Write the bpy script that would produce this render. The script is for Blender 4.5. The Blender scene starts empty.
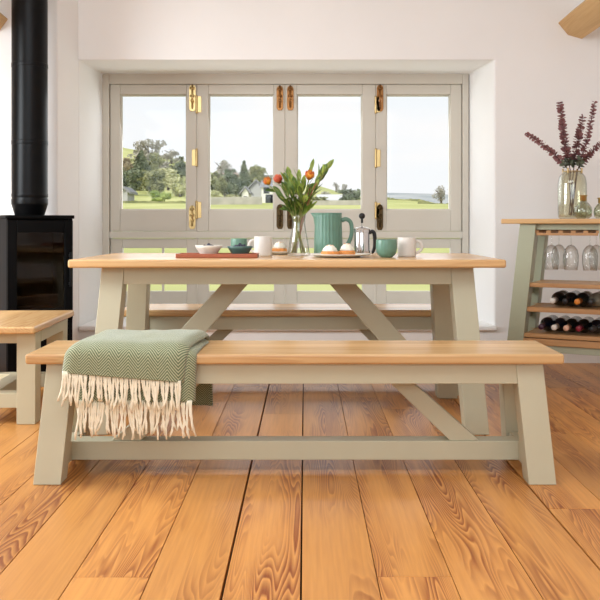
import bpy, bmesh, math, random
from mathutils import Vector, Matrix, noise

random.seed(7)
scene = bpy.context.scene
COL = scene.collection
PI = math.pi
H = 0.91            # eye height
F = 869.0           # focal length in pixels of the 600 px frame
U0, V0 = 305.0, 225.0

# ------------------------------------------------------------------ camera
cam_d = bpy.data.cameras.new('camera')
cam = bpy.data.objects.new('camera', cam_d)
COL.objects.link(cam)
cam.location = (0, 0, H)
cam.rotation_euler = (PI / 2, 0, 0)
cam_d.sensor_width = 36.0
cam_d.lens = F / 600.0 * 36.0
cam_d.shift_x = (300.0 - U0) / 600.0
cam_d.shift_y = -(300.0 - V0) / 600.0
cam_d.clip_end = 3000
scene.camera = cam

# ------------------------------------------------------------------ view
scene.view_settings.view_transform = 'Standard'
scene.view_settings.look = 'None'
scene.view_settings.exposure = 0.0
scene.view_settings.gamma = 1.0
scene.view_settings.use_curve_mapping = False

# ------------------------------------------------------------------ world: hazy spring sky
world = bpy.data.worlds.new('sky')
scene.world = world
world.use_nodes = True
wn, wl = world.node_tree.nodes, world.node_tree.links
wn.clear()
w_out = wn.new('ShaderNodeOutputWorld')
w_bg = wn.new('ShaderNodeBackground')
w_bg.inputs['Strength'].default_value = 1.0
w_tc = wn.new('ShaderNodeTexCoord')
w_sep = wn.new('ShaderNodeSeparateXYZ')
w_ramp = wn.new('ShaderNodeValToRGB')
w_ramp.color_ramp.elements[0].position = 0.0
w_ramp.color_ramp.elements[0].color = (0.97, 0.985, 1.0, 1)
w_ramp.color_ramp.elements[1].position = 0.5
w_ramp.color_ramp.elements[1].color = (0.84, 0.94, 1.0, 1)
w_map = wn.new('ShaderNodeMapping')
w_map.inputs['Scale'].default_value = (5, 5, 16)
w_noise = wn.new('ShaderNodeTexNoise')
w_noise.inputs['Scale'].default_value = 1.3
w_noise.inputs['Detail'].default_value = 5
w_cr = wn.new('ShaderNodeValToRGB')
w_cr.color_ramp.elements[0].position = 0.42
w_cr.color_ramp.elements[1].position = 0.62
w_mix = wn.new('ShaderNodeMixRGB')
w_mix.inputs['Color2'].default_value = (1.0, 1.0, 1.0, 1)
wl.new(w_tc.outputs['Generated'], w_sep.inputs[0])
wl.new(w_sep.outputs['Z'], w_ramp.inputs[0])
wl.new(w_tc.outputs['Generated'], w_map.inputs[0])
wl.new(w_map.outputs[0], w_noise.inputs['Vector'])
wl.new(w_noise.outputs[0], w_cr.inputs[0])
wl.new(w_cr.outputs[0], w_mix.inputs['Fac'])
wl.new(w_ramp.outputs[0], w_mix.inputs['Color1'])
wl.new(w_mix.outputs[0], w_bg.inputs['Color'])
wl.new(w_bg.outputs[0], w_out.inputs[0])

# ------------------------------------------------------------------ sun (from behind the house, lights the valley)
sun_d = bpy.data.lights.new('sun', 'SUN')
sun_d.energy = 2.6
sun_d.angle = math.radians(2)
sun_d.color = (1.0, 0.95, 0.86)
sun = bpy.data.objects.new('sun', sun_d)
COL.objects.link(sun)
sun.rotation_euler = Vector((0.60, 0.62, -0.55)).to_track_quat('-Z', 'Y').to_euler()


def area(name, loc, target, sx, sy, energy, color):
    d = bpy.data.lights.new(name, 'AREA')
    d.shape = 'RECTANGLE'
    d.size, d.size_y = sx, sy
    d.energy = energy
    d.color = color
    o = bpy.data.objects.new(name, d)
    COL.objects.link(o)
    o.location = loc
    o.rotation_euler = (Vector(target) - Vector(loc)).to_track_quat('-Z', 'Y').to_euler()
    return o


# daylight at the left and valley windows; added fill from rear and ceiling
area('left_window_daylight', (-2.98, 3.55, 1.6), (0.6, 3.2, 0.2), 1.4, 1.4, 98, (0.88, 0.95, 1.0))
area('rear_fill', (-0.6, -2.3, 2.1), (0.0, 3.5, 0.7), 4.2, 1.5, 66, (0.82, 0.92, 1.0))  # unseen fill lamp added behind the camera for overall brightness
area('ceiling_fill', (-0.4, 1.9, 2.95), (-0.1, 2.9, 0.0), 3.0, 2.0, 80, (0.82, 0.92, 1.0))  # unseen fill lamp added just under the closed ceiling
area('valley_window_daylight', (-0.14, 6.45, 1.25), (-0.1, 4.0, 0.3), 2.5, 1.3, 17, (0.90, 0.95, 1.0))


# ------------------------------------------------------------------ helpers
def px(x, y, Y):
    return Vector(((x - U0) * Y / F, Y, H + (V0 - y) * Y / F))


def srgb(r, g, b):
    def c(v):
        v /= 255.0
        return v / 12.92 if v <= 0.04045 else ((v + 0.055) / 1.055) ** 2.4
    return (c(r), c(g), c(b), 1.0)


class MB:
    def __init__(self):
        self.bm = bmesh.new()
        self.uv = None

    def hexa(self, b, t):
        vs = [self.bm.verts.new(p) for p in list(b) + list(t)]
        for f in ((3, 2, 1, 0), (4, 5, 6, 7), (0, 1, 5, 4), (1, 2, 6, 5), (2, 3, 7, 6), (3, 0, 4, 7)):
            self.bm.faces.new([vs[i] for i in f])
        return self

    def box(self, x0, x1, y0, y1, z0, z1):
        return self.hexa([(x0, y0, z0), (x1, y0, z0), (x1, y1, z0), (x0, y1, z0)],
                         [(x0, y0, z1), (x1, y0, z1), (x1, y1, z1), (x0, y1, z1)])

    def prism(self, poly, axis, a, b):
        """poly: 2-D points; extruded along axis ('x','y','z') from a to b"""
        def mk(p, t):
            return {'x': (t, p[0], p[1]), 'y': (p[0], t, p[1]), 'z': (p[0], p[1], t)}[axis]
        v0 = [self.bm.verts.new(mk(p, a)) for p in poly]
        v1 = [self.bm.verts.new(mk(p, b)) for p in poly]
        n = len(poly)
        self.bm.faces.new(v0)
        self.bm.faces.new(v1[::-1])
        for i in range(n):
            self.bm.faces.new([v0[i], v1[i], v1[(i + 1) % n], v0[(i + 1) % n]])
        return self

    def lathe(self, prof, c=(0, 0, 0), seg=32, M=None, flute=None, closed=False):
        c = Vector(c)
        rings = []
        for r, z in prof:
            if r < 1e-6:
                p = Vector((0, 0, z))
                rings.append([self.bm.verts.new(c + (M @ p if M else p))])
            else:
                ring = []
                for i in range(seg):
                    a = 2 * PI * i / seg
                    rr = r * (1 + (flute[1] * math.cos(flute[0] * a) if flute else 0))
                    p = Vector((rr * math.cos(a), rr * math.sin(a), z))
                    ring.append(self.bm.verts.new(c + (M @ p if M else p)))
                rings.append(ring)
        pairs = list(zip(rings, rings[1:]))
        if closed:
            pairs.append((rings[-1], rings[0]))
        for A, B in pairs:
            if len(A) == 1 and len(B) == 1:
                continue
            for i in range(seg):
                j = (i + 1) % seg
                if len(A) == 1:
                    self.bm.faces.new([A[0], B[j], B[i]])
                elif len(B) == 1:
                    self.bm.faces.new([A[i], A[j], B[0]])
                else:
                    self.bm.faces.new([A[i], A[j], B[j], B[i]])
        return self

    def tube(self, pts, rad, seg=8, cap=True, flat=1.0, fine=1):
        pts = [Vector(p) for p in pts]
        n = len(pts)
        if not hasattr(rad, '__len__'):
            rad = [rad] * n
        if fine > 1:
            q, rq = [], []
            for i in range(n - 1):
                p0, p1, p2, p3 = pts[max(i - 1, 0)], pts[i], pts[i + 1], pts[min(i + 2, n - 1)]
                for k in range(fine):
                    u = k / fine
                    q.append(0.5 * (2 * p1 + (p2 - p0) * u + (2 * p0 - 5 * p1 + 4 * p2 - p3) * u * u + (3 * p1 - p0 - 3 * p2 + p3) * u ** 3))
                    rq.append(rad[i] * (1 - u) + rad[i + 1] * u)
            pts, rad = q + [pts[-1]], rq + [rad[-1]]
            n = len(pts)
        up = None
        rings = []
        for i, p in enumerate(pts):
            d = (pts[min(i + 1, n - 1)] - pts[max(i - 1, 0)])
            d = d.normalized() if d.length > 1e-9 else Vector((0, 0, 1))
            if up is None:
                up = Vector((0, 0, 1)) if abs(d.z) < 0.9 else Vector((1, 0, 0))
            a = d.cross(up).normalized()
            b = a.cross(d).normalized()
            up = b
            rings.append([self.bm.verts.new(p + rad[i] * (math.cos(2 * PI * k / seg) * a + flat * math.sin(2 * PI * k / seg) * b)) for k in range(seg)])
        for A, B in zip(rings, rings[1:]):
            for k in range(seg):
                self.bm.faces.new([A[k], A[(k + 1) % seg], B[(k + 1) % seg], B[k]])
        if cap:
            self.bm.faces.new(rings[0][::-1])
            self.bm.faces.new(rings[-1])
        return self

    def ball(self, c, r, seg=10, sx=1, sy=1, sz=1):
        prof = [(0, -r * sz)] + [(r * math.sin(PI * k / seg), -r * sz * math.cos(PI * k / seg)) for k in range(1, seg)] + [(0, r * sz)]
        return self.lathe(prof, c, seg + 4)

    def blade(self, base, d, nrm, L, W, bend=0.0, n=6, fold=0.15):
        """a leaf: pointed strip with a folded midrib, slight thickness comes from a Solidify modifier"""
        base, d, nrm = Vector(base), Vector(d).normalized(), Vector(nrm)
        side = d.cross(nrm)
        side = side.normalized() if side.length > 1e-5 else Vector((1, 0, 0))
        nn = side.cross(d).normalized()
        rows = []
        for i in range(n + 1):
            t = i / n
            w = W * 0.5 * (math.sin(PI * min(1, 0.06 + t * 0.94)) ** 0.75) if i < n else 0.0
            p = base + d * (L * t) - nn * (bend * L * t * t)
            if w < 1e-5:
                rows.append([self.bm.verts.new(p)])
            else:
                rows.append([self.bm.verts.new(p - side * w + nn * w * fold), self.bm.verts.new(p), self.bm.verts.new(p + side * w + nn * w * fold)])
        for A, B in zip(rows, rows[1:]):
            if len(B) == 1:
                self.bm.faces.new([A[0], A[1], B[0]])
                self.bm.faces.new([A[1], A[2], B[0]])
            else:
                self.bm.faces.new([A[0], A[1], B[1], B[0]])
                self.bm.faces.new([A[1], A[2], B[2], B[1]])
        return self

    def build(self, name, mat, parent=None, bevel=0.0, segs=2, smooth=False, solid=0.0, loc=None, subsurf=0, recalc=True):
        if recalc:
            bmesh.ops.recalc_face_normals(self.bm, faces=self.bm.faces)
        me = bpy.data.meshes.new(name)
        self.bm.to_mesh(me)
        self.bm.free()
        o = bpy.data.objects.new(name, me)
        COL.objects.link(o)
        if mat:
            me.materials.append(mat)
        if smooth:
            for p in me.polygons:
                p.use_smooth = True
        if parent:
            o.parent = parent
        if loc:
            o.location = loc
        if solid:
            m = o.modifiers.new('thickness', 'SOLIDIFY')
            m.thickness = solid
            m.offset = 0
        if bevel:
            m = o.modifiers.new('bevel', 'BEVEL')
            m.width = bevel
            m.segments = segs
            m.limit_method = 'ANGLE'
            m.angle_limit = math.radians(35)
            for p in me.polygons:
                p.use_smooth = True
            m2 = o.modifiers.new('normals', 'WEIGHTED_NORMAL')
        if subsurf:
            m = o.modifiers.new('subsurf', 'SUBSURF')
            m.levels = subsurf
            m.render_levels = subsurf
        return o


def tag(o, label=None, cat=None, group=None, kind=None):
    if label:
        o['label'] = label
    if cat:
        o['category'] = cat
    if group:
        o['group'] = group
    if kind:
        o['kind'] = kind
    return o


def thing(name, label, cat, loc=(0, 0, 0), rz=0.0, group=None):
    o = bpy.data.objects.new(name, None)
    COL.objects.link(o)
    o.location = loc
    o.rotation_euler = (0, 0, rz)
    return tag(o, label, cat, group)


def dup(root, loc=None, rz=None, label=None, group=None):
    r = root.copy()
    COL.objects.link(r)
    if loc is not None:
        r.location = loc
    if rz is not None:
        r.rotation_euler = (0, 0, rz)
    if label:
        r['label'] = label
    if group:
        r['group'] = group
    for ch in list(root.children):
        c = ch.copy()
        COL.objects.link(c)
        c.parent = r
        for g in list(ch.children):
            d = g.copy()
            COL.objects.link(d)
            d.parent = c
    return r


# ------------------------------------------------------------------ materials
def nmat(name):
    m = bpy.data.materials.new(name)
    m.use_nodes = True
    n = m.node_tree.nodes
    return m, n, m.node_tree.links, n['Principled BSDF']


def flat(name, col, rough=0.5, metal=0.0, var=0.05, scale=12.0, bump=0.0, spec=0.5, coat=0.0):
    """principled material with soft procedural mottling (and optional fine bump)"""
    m, n, l, b = nmat(name)
    b.inputs['Roughness'].default_value = rough
    b.inputs['Metallic'].default_value = metal
    b.inputs['Specular IOR Level'].default_value = spec
    b.inputs['Coat Weight'].default_value = coat
    tc = n.new('ShaderNodeTexCoord')
    nz = n.new('ShaderNodeTexNoise')
    nz.inputs['Scale'].default_value = scale
    nz.inputs['Detail'].default_value = 4
    l.new(tc.outputs['Object'], nz.inputs['Vector'])
    r = n.new('ShaderNodeValToRGB')
    r.color_ramp.elements[0].position = 0.3
    r.color_ramp.elements[1].position = 0.7
    r.color_ramp.elements[0].color = tuple(c * (1 - var) for c in col[:3]) + (1,)
    r.color_ramp.elements[1].color = tuple(min(1, c * (1 + var)) for c in col[:3]) + (1,)
    l.new(nz.outputs[0], r.inputs[0])
    l.new(r.outputs[0], b.inputs['Base Color'])
    if bump:
        bp = n.new('ShaderNodeBump')
        bp.inputs['Strength'].default_value = bump
        bp.inputs['Distance'].default_value = 0.003
        n2 = n.new('ShaderNodeTexNoise')
        n2.inputs['Scale'].default_value = scale * 8
        l.new(tc.outputs['Object'], n2.inputs['Vector'])
        l.new(n2.outputs[0], bp.inputs['Height'])
        l.new(bp.outputs[0], b.inputs['Normal'])
    return m


def wood(name, light, dark, along='X', stave=0.1, rough=0.4, ring=0.35, island=False, rings_n=22.0, bump=0.12):
    """timber: long stretched grain, contour figure, slight colour change from stave to stave"""
    m, n, l, b = nmat(name)
    b.inputs['Roughness'].default_value = rough
    tc = n.new('ShaderNodeTexCoord')
    mp = n.new('ShaderNodeMapping')
    rot = {'X': (0, 0, 0), 'Y': (0, 0, PI / 2), 'Z': (0, PI / 2, 0)}[along]
    mp.inputs['Rotation'].default_value = rot
    l.new(tc.outputs['Object'], mp.inputs[0])
    sep = n.new('ShaderNodeSeparateXYZ')
    l.new(mp.outputs[0], sep.inputs[0])
    # stave number -> random value
    rnd = n.new('ShaderNodeTexWhiteNoise')
    if island:
        geo = n.new('ShaderNodeNewGeometry')
        rnd.noise_dimensions = '1D'
        l.new(geo.outputs['Random Per Island'], rnd.inputs['W'])
    else:
        mul = n.new('ShaderNodeMath'); mul.operation = 'DIVIDE'; mul.inputs[1].default_value = stave
        flo = n.new('ShaderNodeMath'); flo.operation = 'FLOOR'
        l.new(sep.outputs['Y'], mul.inputs[0])
        l.new(mul.outputs[0], flo.inputs[0])
        rnd.noise_dimensions = '1D'
        l.new(flo.outputs[0], rnd.inputs['W'])
    off = n.new('ShaderNodeVectorMath'); off.operation = 'SCALE'
    off.inputs['Scale'].default_value = 13.0
    l.new(rnd.outputs['Color'], off.inputs[0])
    add = n.new('ShaderNodeVectorMath'); add.operation = 'ADD'
    l.new(mp.outputs[0], add.inputs[0])
    l.new(off.outputs[0], add.inputs[1])
    # figure
    m1 = n.new('ShaderNodeMapping')
    m1.inputs['Scale'].default_value = (0.42, 6.0, 6.0)
    l.new(add.outputs[0], m1.inputs[0])
    n1 = n.new('ShaderNodeTexNoise')
    n1.inputs['Scale'].default_value = 1.0
    n1.inputs['Detail'].default_value = 2.5
    n1.inputs['Roughness'].default_value = 0.45
    n1.inputs['Distortion'].default_value = 0.25
    l.new(m1.outputs[0], n1.inputs['Vector'])
    k = n.new('ShaderNodeMath'); k.operation = 'MULTIPLY'; k.inputs[1].default_value = rings_n
    l.new(n1.outputs[0], k.inputs[0])
    fr = n.new('ShaderNodeMath'); fr.operation = 'FRACT'
    l.new(k.outputs[0], fr.inputs[0])
    rr = n.new('ShaderNodeValToRGB')
    e = rr.color_ramp.elements
    e[0].position = 0.0; e[0].color = (0, 0, 0, 1)
    e[1].position = 0.72; e[1].color = (1, 1, 1, 1)
    x = e.new(0.86); x.color = (1, 1, 1, 1)
    x = e.new(1.0); x.color = (0, 0, 0, 1)
    l.new(fr.outputs[0], rr.inputs[0])
    # where the figure is strong
    m3 = n.new('ShaderNodeMapping')
    m3.inputs['Scale'].default_value = (0.7, 7.0, 7.0)
    l.new(add.outputs[0], m3.inputs[0])
    n3 = n.new('ShaderNodeTexNoise')
    n3.inputs['Scale'].default_value = 1.3
    n3.inputs['Detail'].default_value = 2
    l.new(m3.outputs[0], n3.inputs['Vector'])
    r3 = n.new('ShaderNodeValToRGB')
    r3.color_ramp.elements[0].position = 0.42
    r3.color_ramp.elements[1].position = 0.62
    l.new(n3.outputs[0], r3.inputs[0])
    fm = n.new('ShaderNodeMath'); fm.operation = 'MULTIPLY'
    l.new(rr.outputs[0], fm.inputs[0]); l.new(r3.outputs[0], fm.inputs[1])
    fs = n.new('ShaderNodeMath'); fs.operation = 'MULTIPLY'; fs.inputs[1].default_value = ring
    l.new(fm.outputs[0], fs.inputs[0])
    # fine fibres
    m2 = n.new('ShaderNodeMapping')
    m2.inputs['Scale'].default_value = (4.0, 110.0, 110.0)
    l.new(add.outputs[0], m2.inputs[0])
    n2 = n.new('ShaderNodeTexNoise')
    n2.inputs['Scale'].default_value = 1.0
    n2.inputs['Detail'].default_value = 3
    l.new(m2.outputs[0], n2.inputs['Vector'])
    f2 = n.new('ShaderNodeMath'); f2.operation = 'MULTIPLY_ADD'; f2.inputs[1].default_value = 0.5; f2.inputs[2].default_value = -0.1
    l.new(n2.outputs[0], f2.inputs[0])
    sm = n.new('ShaderNodeMath'); sm.operation = 'ADD'; sm.use_clamp = True
    l.new(fs.outputs[0], sm.inputs[0]); l.new(f2.outputs[0], sm.inputs[1])
    mx = n.new('ShaderNodeMixRGB')
    mx.inputs['Color1'].default_value = light
    mx.inputs['Color2'].default_value = dark
    l.new(sm.outputs[0], mx.inputs['Fac'])
    hv = n.new('ShaderNodeHueSaturation')
    v = n.new('ShaderNodeMapRange')
    v.inputs['To Min'].default_value = 0.86
    v.inputs['To Max'].default_value = 1.10
    l.new(rnd.outputs['Value'], v.inputs['Value'])
    l.new(v.outputs[0], hv.inputs['Value'])
    l.new(mx.outputs[0], hv.inputs['Color'])
    l.new(hv.outputs[0], b.inputs['Base Color'])
    bp = n.new('ShaderNodeBump')
    bp.inputs['Strength'].default_value = bump
    bp.inputs['Distance'].default_value = 0.001
    l.new(n2.outputs[0], bp.inputs['Height'])
    l.new(bp.outputs[0], b.inputs['Normal'])
    return m


def glass_thin(name, tint=(1, 1, 1, 1), refl=0.06):
    m, n, l, b = nmat(name)
    n.remove(b)
    out = n['Material Output']
    t = n.new('ShaderNodeBsdfTransparent'); t.inputs[0].default_value = tint
    g = n.new('ShaderNodeBsdfGlossy'); g.inputs['Roughness'].default_value = 0.03
    fz = n.new('ShaderNodeLayerWeight'); fz.inputs['Blend'].default_value = 0.3
    mr = n.new('ShaderNodeMapRange')
    mr.inputs['To Min'].default_value = refl
    mr.inputs['To Max'].default_value = min(1, refl * 6 + 0.2)
    l.new(fz.outputs['Facing'], mr.inputs['Value'])
    if refl > 0.02:      # thick rim glass absorbs more where it is seen edge-on
        er = n.new('ShaderNodeValToRGB')
        er.color_ramp.elements[0].position = 0.45
        er.color_ramp.elements[0].color = tint
        er.color_ramp.elements[1].position = 1.0
        er.color_ramp.elements[1].color = (tint[0] * .42, tint[1] * .45, tint[2] * .42, 1)
        l.new(fz.outputs['Facing'], er.inputs[0])
        l.new(er.outputs[0], t.inputs[0])
    mx = n.new('ShaderNodeMixShader')
    l.new(mr.outputs[0], mx.inputs[0])
    l.new(t.outputs[0], mx.inputs[1]); l.new(g.outputs[0], mx.inputs[2])
    l.new(mx.outputs[0], out.inputs[0])
    return m


def leafmat(name, a, b_, rough=0.55, scale=1.2, transl=0.0):
    m, n, l, b = nmat(name)
    b.inputs['Roughness'].default_value = rough
    tc = n.new('ShaderNodeTexCoord')
    nz = n.new('ShaderNodeTexNoise'); nz.inputs['Scale'].default_value = scale; nz.inputs['Detail'].default_value = 3
    l.new(tc.outputs['Object'], nz.inputs['Vector'])
    r = n.new('ShaderNodeValToRGB')
    r.color_ramp.elements[0].position = 0.35; r.color_ramp.elements[0].color = a
    r.color_ramp.elements[1].position = 0.65; r.color_ramp.elements[1].color = b_
    l.new(nz.outputs[0], r.inputs[0])
    l.new(r.outputs[0], b.inputs['Base Color'])
    if transl:
        b.inputs['Transmission Weight'].default_value = 0
        tr = n.new('ShaderNodeBsdfTranslucent')
        l.new(r.outputs[0], tr.inputs[0])
        mx = n.new('ShaderNodeMixShader'); mx.inputs[0].default_value = transl
        l.new(b.outputs[0], mx.inputs[1]); l.new(tr.outputs[0], mx.inputs[2])
        l.new(mx.outputs[0], n['Material Output'].inputs[0])
    return m


M = {}
M['plaster'] = flat('white_plaster', srgb(239, 237, 235), 0.9, var=0.015, scale=2.5, bump=0.15, spec=0.2)
M['frame'] = flat('stone_grey_window_paint', srgb(204, 197, 184), 0.45, var=0.02, scale=5)
M['sage'] = flat('putty_sage_paint', srgb(193, 187, 160), 0.45, var=0.02, scale=6)
M['sage_rack'] = flat('sage_green_paint', srgb(172, 175, 150), 0.45, var=0.02, scale=6)
M['oak'] = wood('pale_oak_top', srgb(228, 188, 134), srgb(178, 122, 68), 'X', 0.085, 0.27, 0.36, rings_n=24, bump=0.04)
M['oak_shelf'] = wood('oak_shelf', srgb(205, 158, 108), srgb(160, 105, 60), 'X', 0.2, 0.45, 0.25, rings_n=16)
M['floor'] = wood('pine_floorboards', srgb(217, 153, 82), srgb(132, 64, 26), 'Y', 0.196, 0.36, 0.75, island=True, rings_n=58)
M['gap'] = flat('dark_gap', srgb(45, 28, 16), 0.9)
M['beam'] = wood('pine_beam', srgb(214, 178, 122), srgb(176, 120, 66), 'Y', 0.3, 0.6, 0.3)
M['pane'] = glass_thin('window_glass', (1, 1, 1, 1), 0.008)
M['glassware'] = glass_thin('clear_glassware', (0.985, 0.99, 0.985, 1), 0.05)
M['green_glass'] = glass_thin('pale_green_glass', (0.93, 0.93, 0.85, 1), 0.07)
M['olive_glass'] = glass_thin('smoky_green_glass', (0.84, 0.87, 0.78, 1), 0.09)
M['iron'] = flat('matt_black_stove_paint', srgb(6, 6, 7), 0.55, var=0.1, spec=0.07)
M['iron2'] = flat('satin_black_flue_enamel', srgb(6, 6, 7), 0.34, var=0.08, spec=0.16)
M['soot'] = flat('sooty_firebrick', srgb(30, 21, 15), 0.9, var=0.5, scale=14)
M['stove_glass'] = glass_thin('stove_door_glass', (0.55, 0.46, 0.38, 1), 0.012)
M['brass'] = flat('polished_brass', srgb(198, 172, 120), 0.3, 1.0, 0.06)
M['copper'] = flat('aged_copper_brass', srgb(150, 104, 62), 0.38, 1.0, 0.12)
M['bronze'] = flat('dark_bronze', srgb(82, 66, 44), 0.35, 1.0, 0.12)
M['steel'] = flat('polished_steel', srgb(205, 205, 205), 0.12, 1.0, 0.02)
M['black'] = flat('black_plastic', srgb(18, 18, 20), 0.35)
M['terracotta'] = flat('terracotta_glaze', srgb(164, 88, 58), 0.5, var=0.06)
M['cream_pot'] = flat('speckled_cream_stoneware', srgb(228, 222, 210), 0.4, var=0.03, scale=60)
M['mug'] = flat('off_white_stoneware', srgb(222, 215, 206), 0.42, var=0.03, scale=50)
M['teal'] = flat('teal_glaze', srgb(104, 142, 124), 0.35, var=0.06, scale=20)
M['teal_dark'] = flat('deep_teal_glaze', srgb(72, 104, 98), 0.35, var=0.08, scale=20)
M['berry'] = flat('blueberry_skin', srgb(44, 46, 66), 0.5, var=0.2, scale=60)
M['pastry'] = flat('golden_pastry', srgb(226, 148, 78), 0.6, var=0.15, scale=60, bump=0.3)
M['icing'] = flat('whipped_cream', srgb(248, 242, 226), 0.55, var=0.03, scale=40, bump=0.2)
M['stalk'] = flat('green_stalk', srgb(142, 148, 80), 0.5, var=0.15)
M['stalk_red'] = flat('reddish_stalk', srgb(172, 102, 84), 0.5, var=0.2)
M['leaf'] = leafmat('fresh_leaf', srgb(116, 146, 54), srgb(182, 200, 96), 0.4, 30, 0.25)
M['leaf_dark'] = leafmat('deep_leaf', srgb(72, 104, 44), srgb(122, 150, 66), 0.4, 30, 0.2)
M['rose'] = leafmat('orange_petals', srgb(214, 78, 28), srgb(250, 184, 62), 0.5, 55, 0.2)
M['rose_red'] = leafmat('coral_petals', srgb(192, 58, 50), srgb(238, 128, 78), 0.5, 55, 0.2)
M['rose_yellow'] = leafmat('amber_petals', srgb(240, 180, 58), srgb(214, 96, 34), 0.5, 55, 0.2)
M['euc'] = leafmat('plum_eucalyptus_leaf', srgb(122, 78, 80), srgb(156, 108, 106), 0.6, 20, 0.1)
M['euc_green'] = leafmat('grey_green_eucalyptus_leaf', srgb(92, 104, 84), srgb(120, 126, 104), 0.6, 20, 0.1)
M['twig'] = flat('brown_twig', srgb(84, 58, 48), 0.7)
M['fringe'] = flat('cream_wool', srgb(244, 236, 212), 0.9, var=0.06, scale=40)
M['grass'] = leafmat('spring_grass', srgb(178, 182, 108), srgb(206, 206, 138), 0.9, 0.12)
M['bark'] = flat('bark', srgb(96, 86, 74), 0.9, var=0.2)
M['stonewall'] = flat('pale_dry_stone', srgb(178, 174, 166), 0.9, var=0.18, scale=1.5)
M['render'] = flat('white_house_render', srgb(236, 234, 230), 0.9, var=0.02)
M['grey_render'] = flat('grey_house_render', srgb(186, 186, 188), 0.9, var=0.04)
M['slate'] = flat('slate_roof', srgb(142, 142, 146), 0.7, var=0.1, scale=2)
M['pale_slate'] = flat('pale_metal_roof', srgb(214, 214, 214), 0.6, var=0.06, scale=1)
M['pinkroof'] = flat('dusty_tile_roof', srgb(176, 158, 148), 0.8, var=0.08, scale=1)
M['dark_window'] = flat('dark_house_window', srgb(70, 74, 80), 0.3)
M['ridge'] = leafmat('haze_tinted_moor', srgb(150, 158, 162), srgb(188, 190, 190), 1.0, 0.03)  # blue grey distance haze is painted into the moor colour
TREE = {  # leaf and twig colours lightened to stand in for valley haze
    'dark': leafmat('dark_green_leaves', srgb(92, 104, 84), srgb(138, 146, 118), 0.9, 0.9),
    'olive': leafmat('olive_leaves', srgb(116, 122, 86), srgb(164, 164, 120), 0.9, 0.9),
    'grey': leafmat('bare_grey_twigs', srgb(154, 150, 138), srgb(190, 184, 170), 0.9, 0.9),
    'pale': leafmat('pale_spring_leaves', srgb(172, 174, 126), srgb(212, 210, 166), 0.9, 0.9),
    'bright': leafmat('bright_spring_leaves', srgb(146, 168, 84), srgb(188, 200, 116), 0.9, 0.9),
    'brown': leafmat('brown_twiggy_leaves', srgb(158, 144, 118), srgb(182, 168, 140), 0.9, 0.9),
}


# herringbone wool
def herringbone():
    m, n, l, b = nmat('green_herringbone_wool')
    b.inputs['Roughness'].default_value = 0.95
    b.inputs['Sheen Weight'].default_value = 0.3
    uv = n.new('ShaderNodeUVMap')
    sep = n.new('ShaderNodeSeparateXYZ')
    l.new(uv.outputs[0], sep.inputs[0])

    def mth(op, a, bb=None):
        q = n.new('ShaderNodeMath'); q.operation = op
        for i, v in enumerate((a, bb)):
            if v is None:
                continue
            if isinstance(v, (int, float)):
                q.inputs[i].default_value = v
            else:
                l.new(v, q.inputs[i])
        return q.outputs[0]
    zig = mth('PINGPONG', sep.outputs['X'], 0.034)
    t = mth('ADD', sep.outputs['Y'], mth('MULTIPLY', zig, 1.0))
    st = mth('FRACT', mth('DIVIDE', t, 0.0092))
    tri = mth('ABSOLUTE', mth('SUBTRACT', st, 0.5))
    r = n.new('ShaderNodeValToRGB')
    r.color_ramp.elements[0].position = 0.14; r.color_ramp.elements[0].color = srgb(178, 178, 146)
    r.color_ramp.elements[1].position = 0.26; r.color_ramp.elements[1].color = srgb(98, 110, 78)
    l.new(tri, r.inputs[0])
    nz = n.new('ShaderNodeTexNoise'); nz.inputs['Scale'].default_value = 260
    l.new(uv.outputs[0], nz.inputs['Vector'])
    mx = n.new('ShaderNodeMixRGB'); mx.blend_type = 'OVERLAY'; mx.inputs['Fac'].default_value = 0.35
    l.new(r.outputs[0], mx.inputs['Color1']); l.new(nz.outputs[0], mx.inputs['Color2'])
    l.new(mx.outputs[0], b.inputs['Base Color'])
    bp = n.new('ShaderNodeBump'); bp.inputs['Strength'].default_value = 0.35; bp.inputs['Distance'].default_value = 0.002
    l.new(tri, bp.inputs['Height']); l.new(bp.outputs[0], b.inputs['Normal'])
    return m


M['wool'] = herringbone()

# ================================================================== THE ROOM
YW = 5.73           # face of the window wall
YI = 6.30           # window plane inside the deep reveal
RX0, RX1, RY0, RY1 = -3.0, 3.0, -2.6, YW
CZ = 3.05


def struct(o, label, cat='wall'):
    return tag(o, label, cat, kind='structure')


# floor boards along Y: one mesh, every board an island
edges = [-3.1]
base_edges = [-0.99, -0.795, -0.60, -0.402, -0.205, -0.010, 0.186, 0.380, 0.580, 0.780, 0.975]
e = base_edges[0]
left = []
while e > -3.0:
    e -= 0.196
    left.append(e)
edges = left[::-1] + base_edges
e = base_edges[-1]
while e < 3.1:
    e += 0.196
    edges.append(e)
wide = {-0.205: 0.0034, -0.010: 0.0024, 0.780: 0.003}
rf = random.Random(3)
mb = MB()
for i in range(len(edges) - 1):
    a, b_ = edges[i], edges[i + 1]
    ga = wide.get(round(a, 3), 0.0010)
    gb = wide.get(round(b_, 3), 0.0010)
    fixed = {-0.60: [2.247], 0.186: [2.25], 0.780: [2.79, 4.4], -0.99: [3.9], 0.38: [4.3], -0.402: [4.9]}.get(round(a, 3))
    if fixed is None:
        fixed = []
    cuts = [-2.6]
    y = -2.6 + rf.uniform(0.6, 2.6)
    cand = list(fixed)
    while y < RY1:
        if (not fixed) or all(abs(y - q) > 1.6 for q in fixed):
            if not (1.55 < y < 3.0):
                cand.append(y)
        y += rf.uniform(2.2, 3.6)
    cuts += sorted(cand) + [RY1 + 0.02]
    for y0, y1 in zip(cuts, cuts[1:]):
        n_ = max(1, int((y1 - y0) / 0.4))
        mb.box(a + ga, b_ - gb, y0 + 0.0008, y1 - 0.0008, -0.022, rf.uniform(-0.0007, 0.0))
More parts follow.
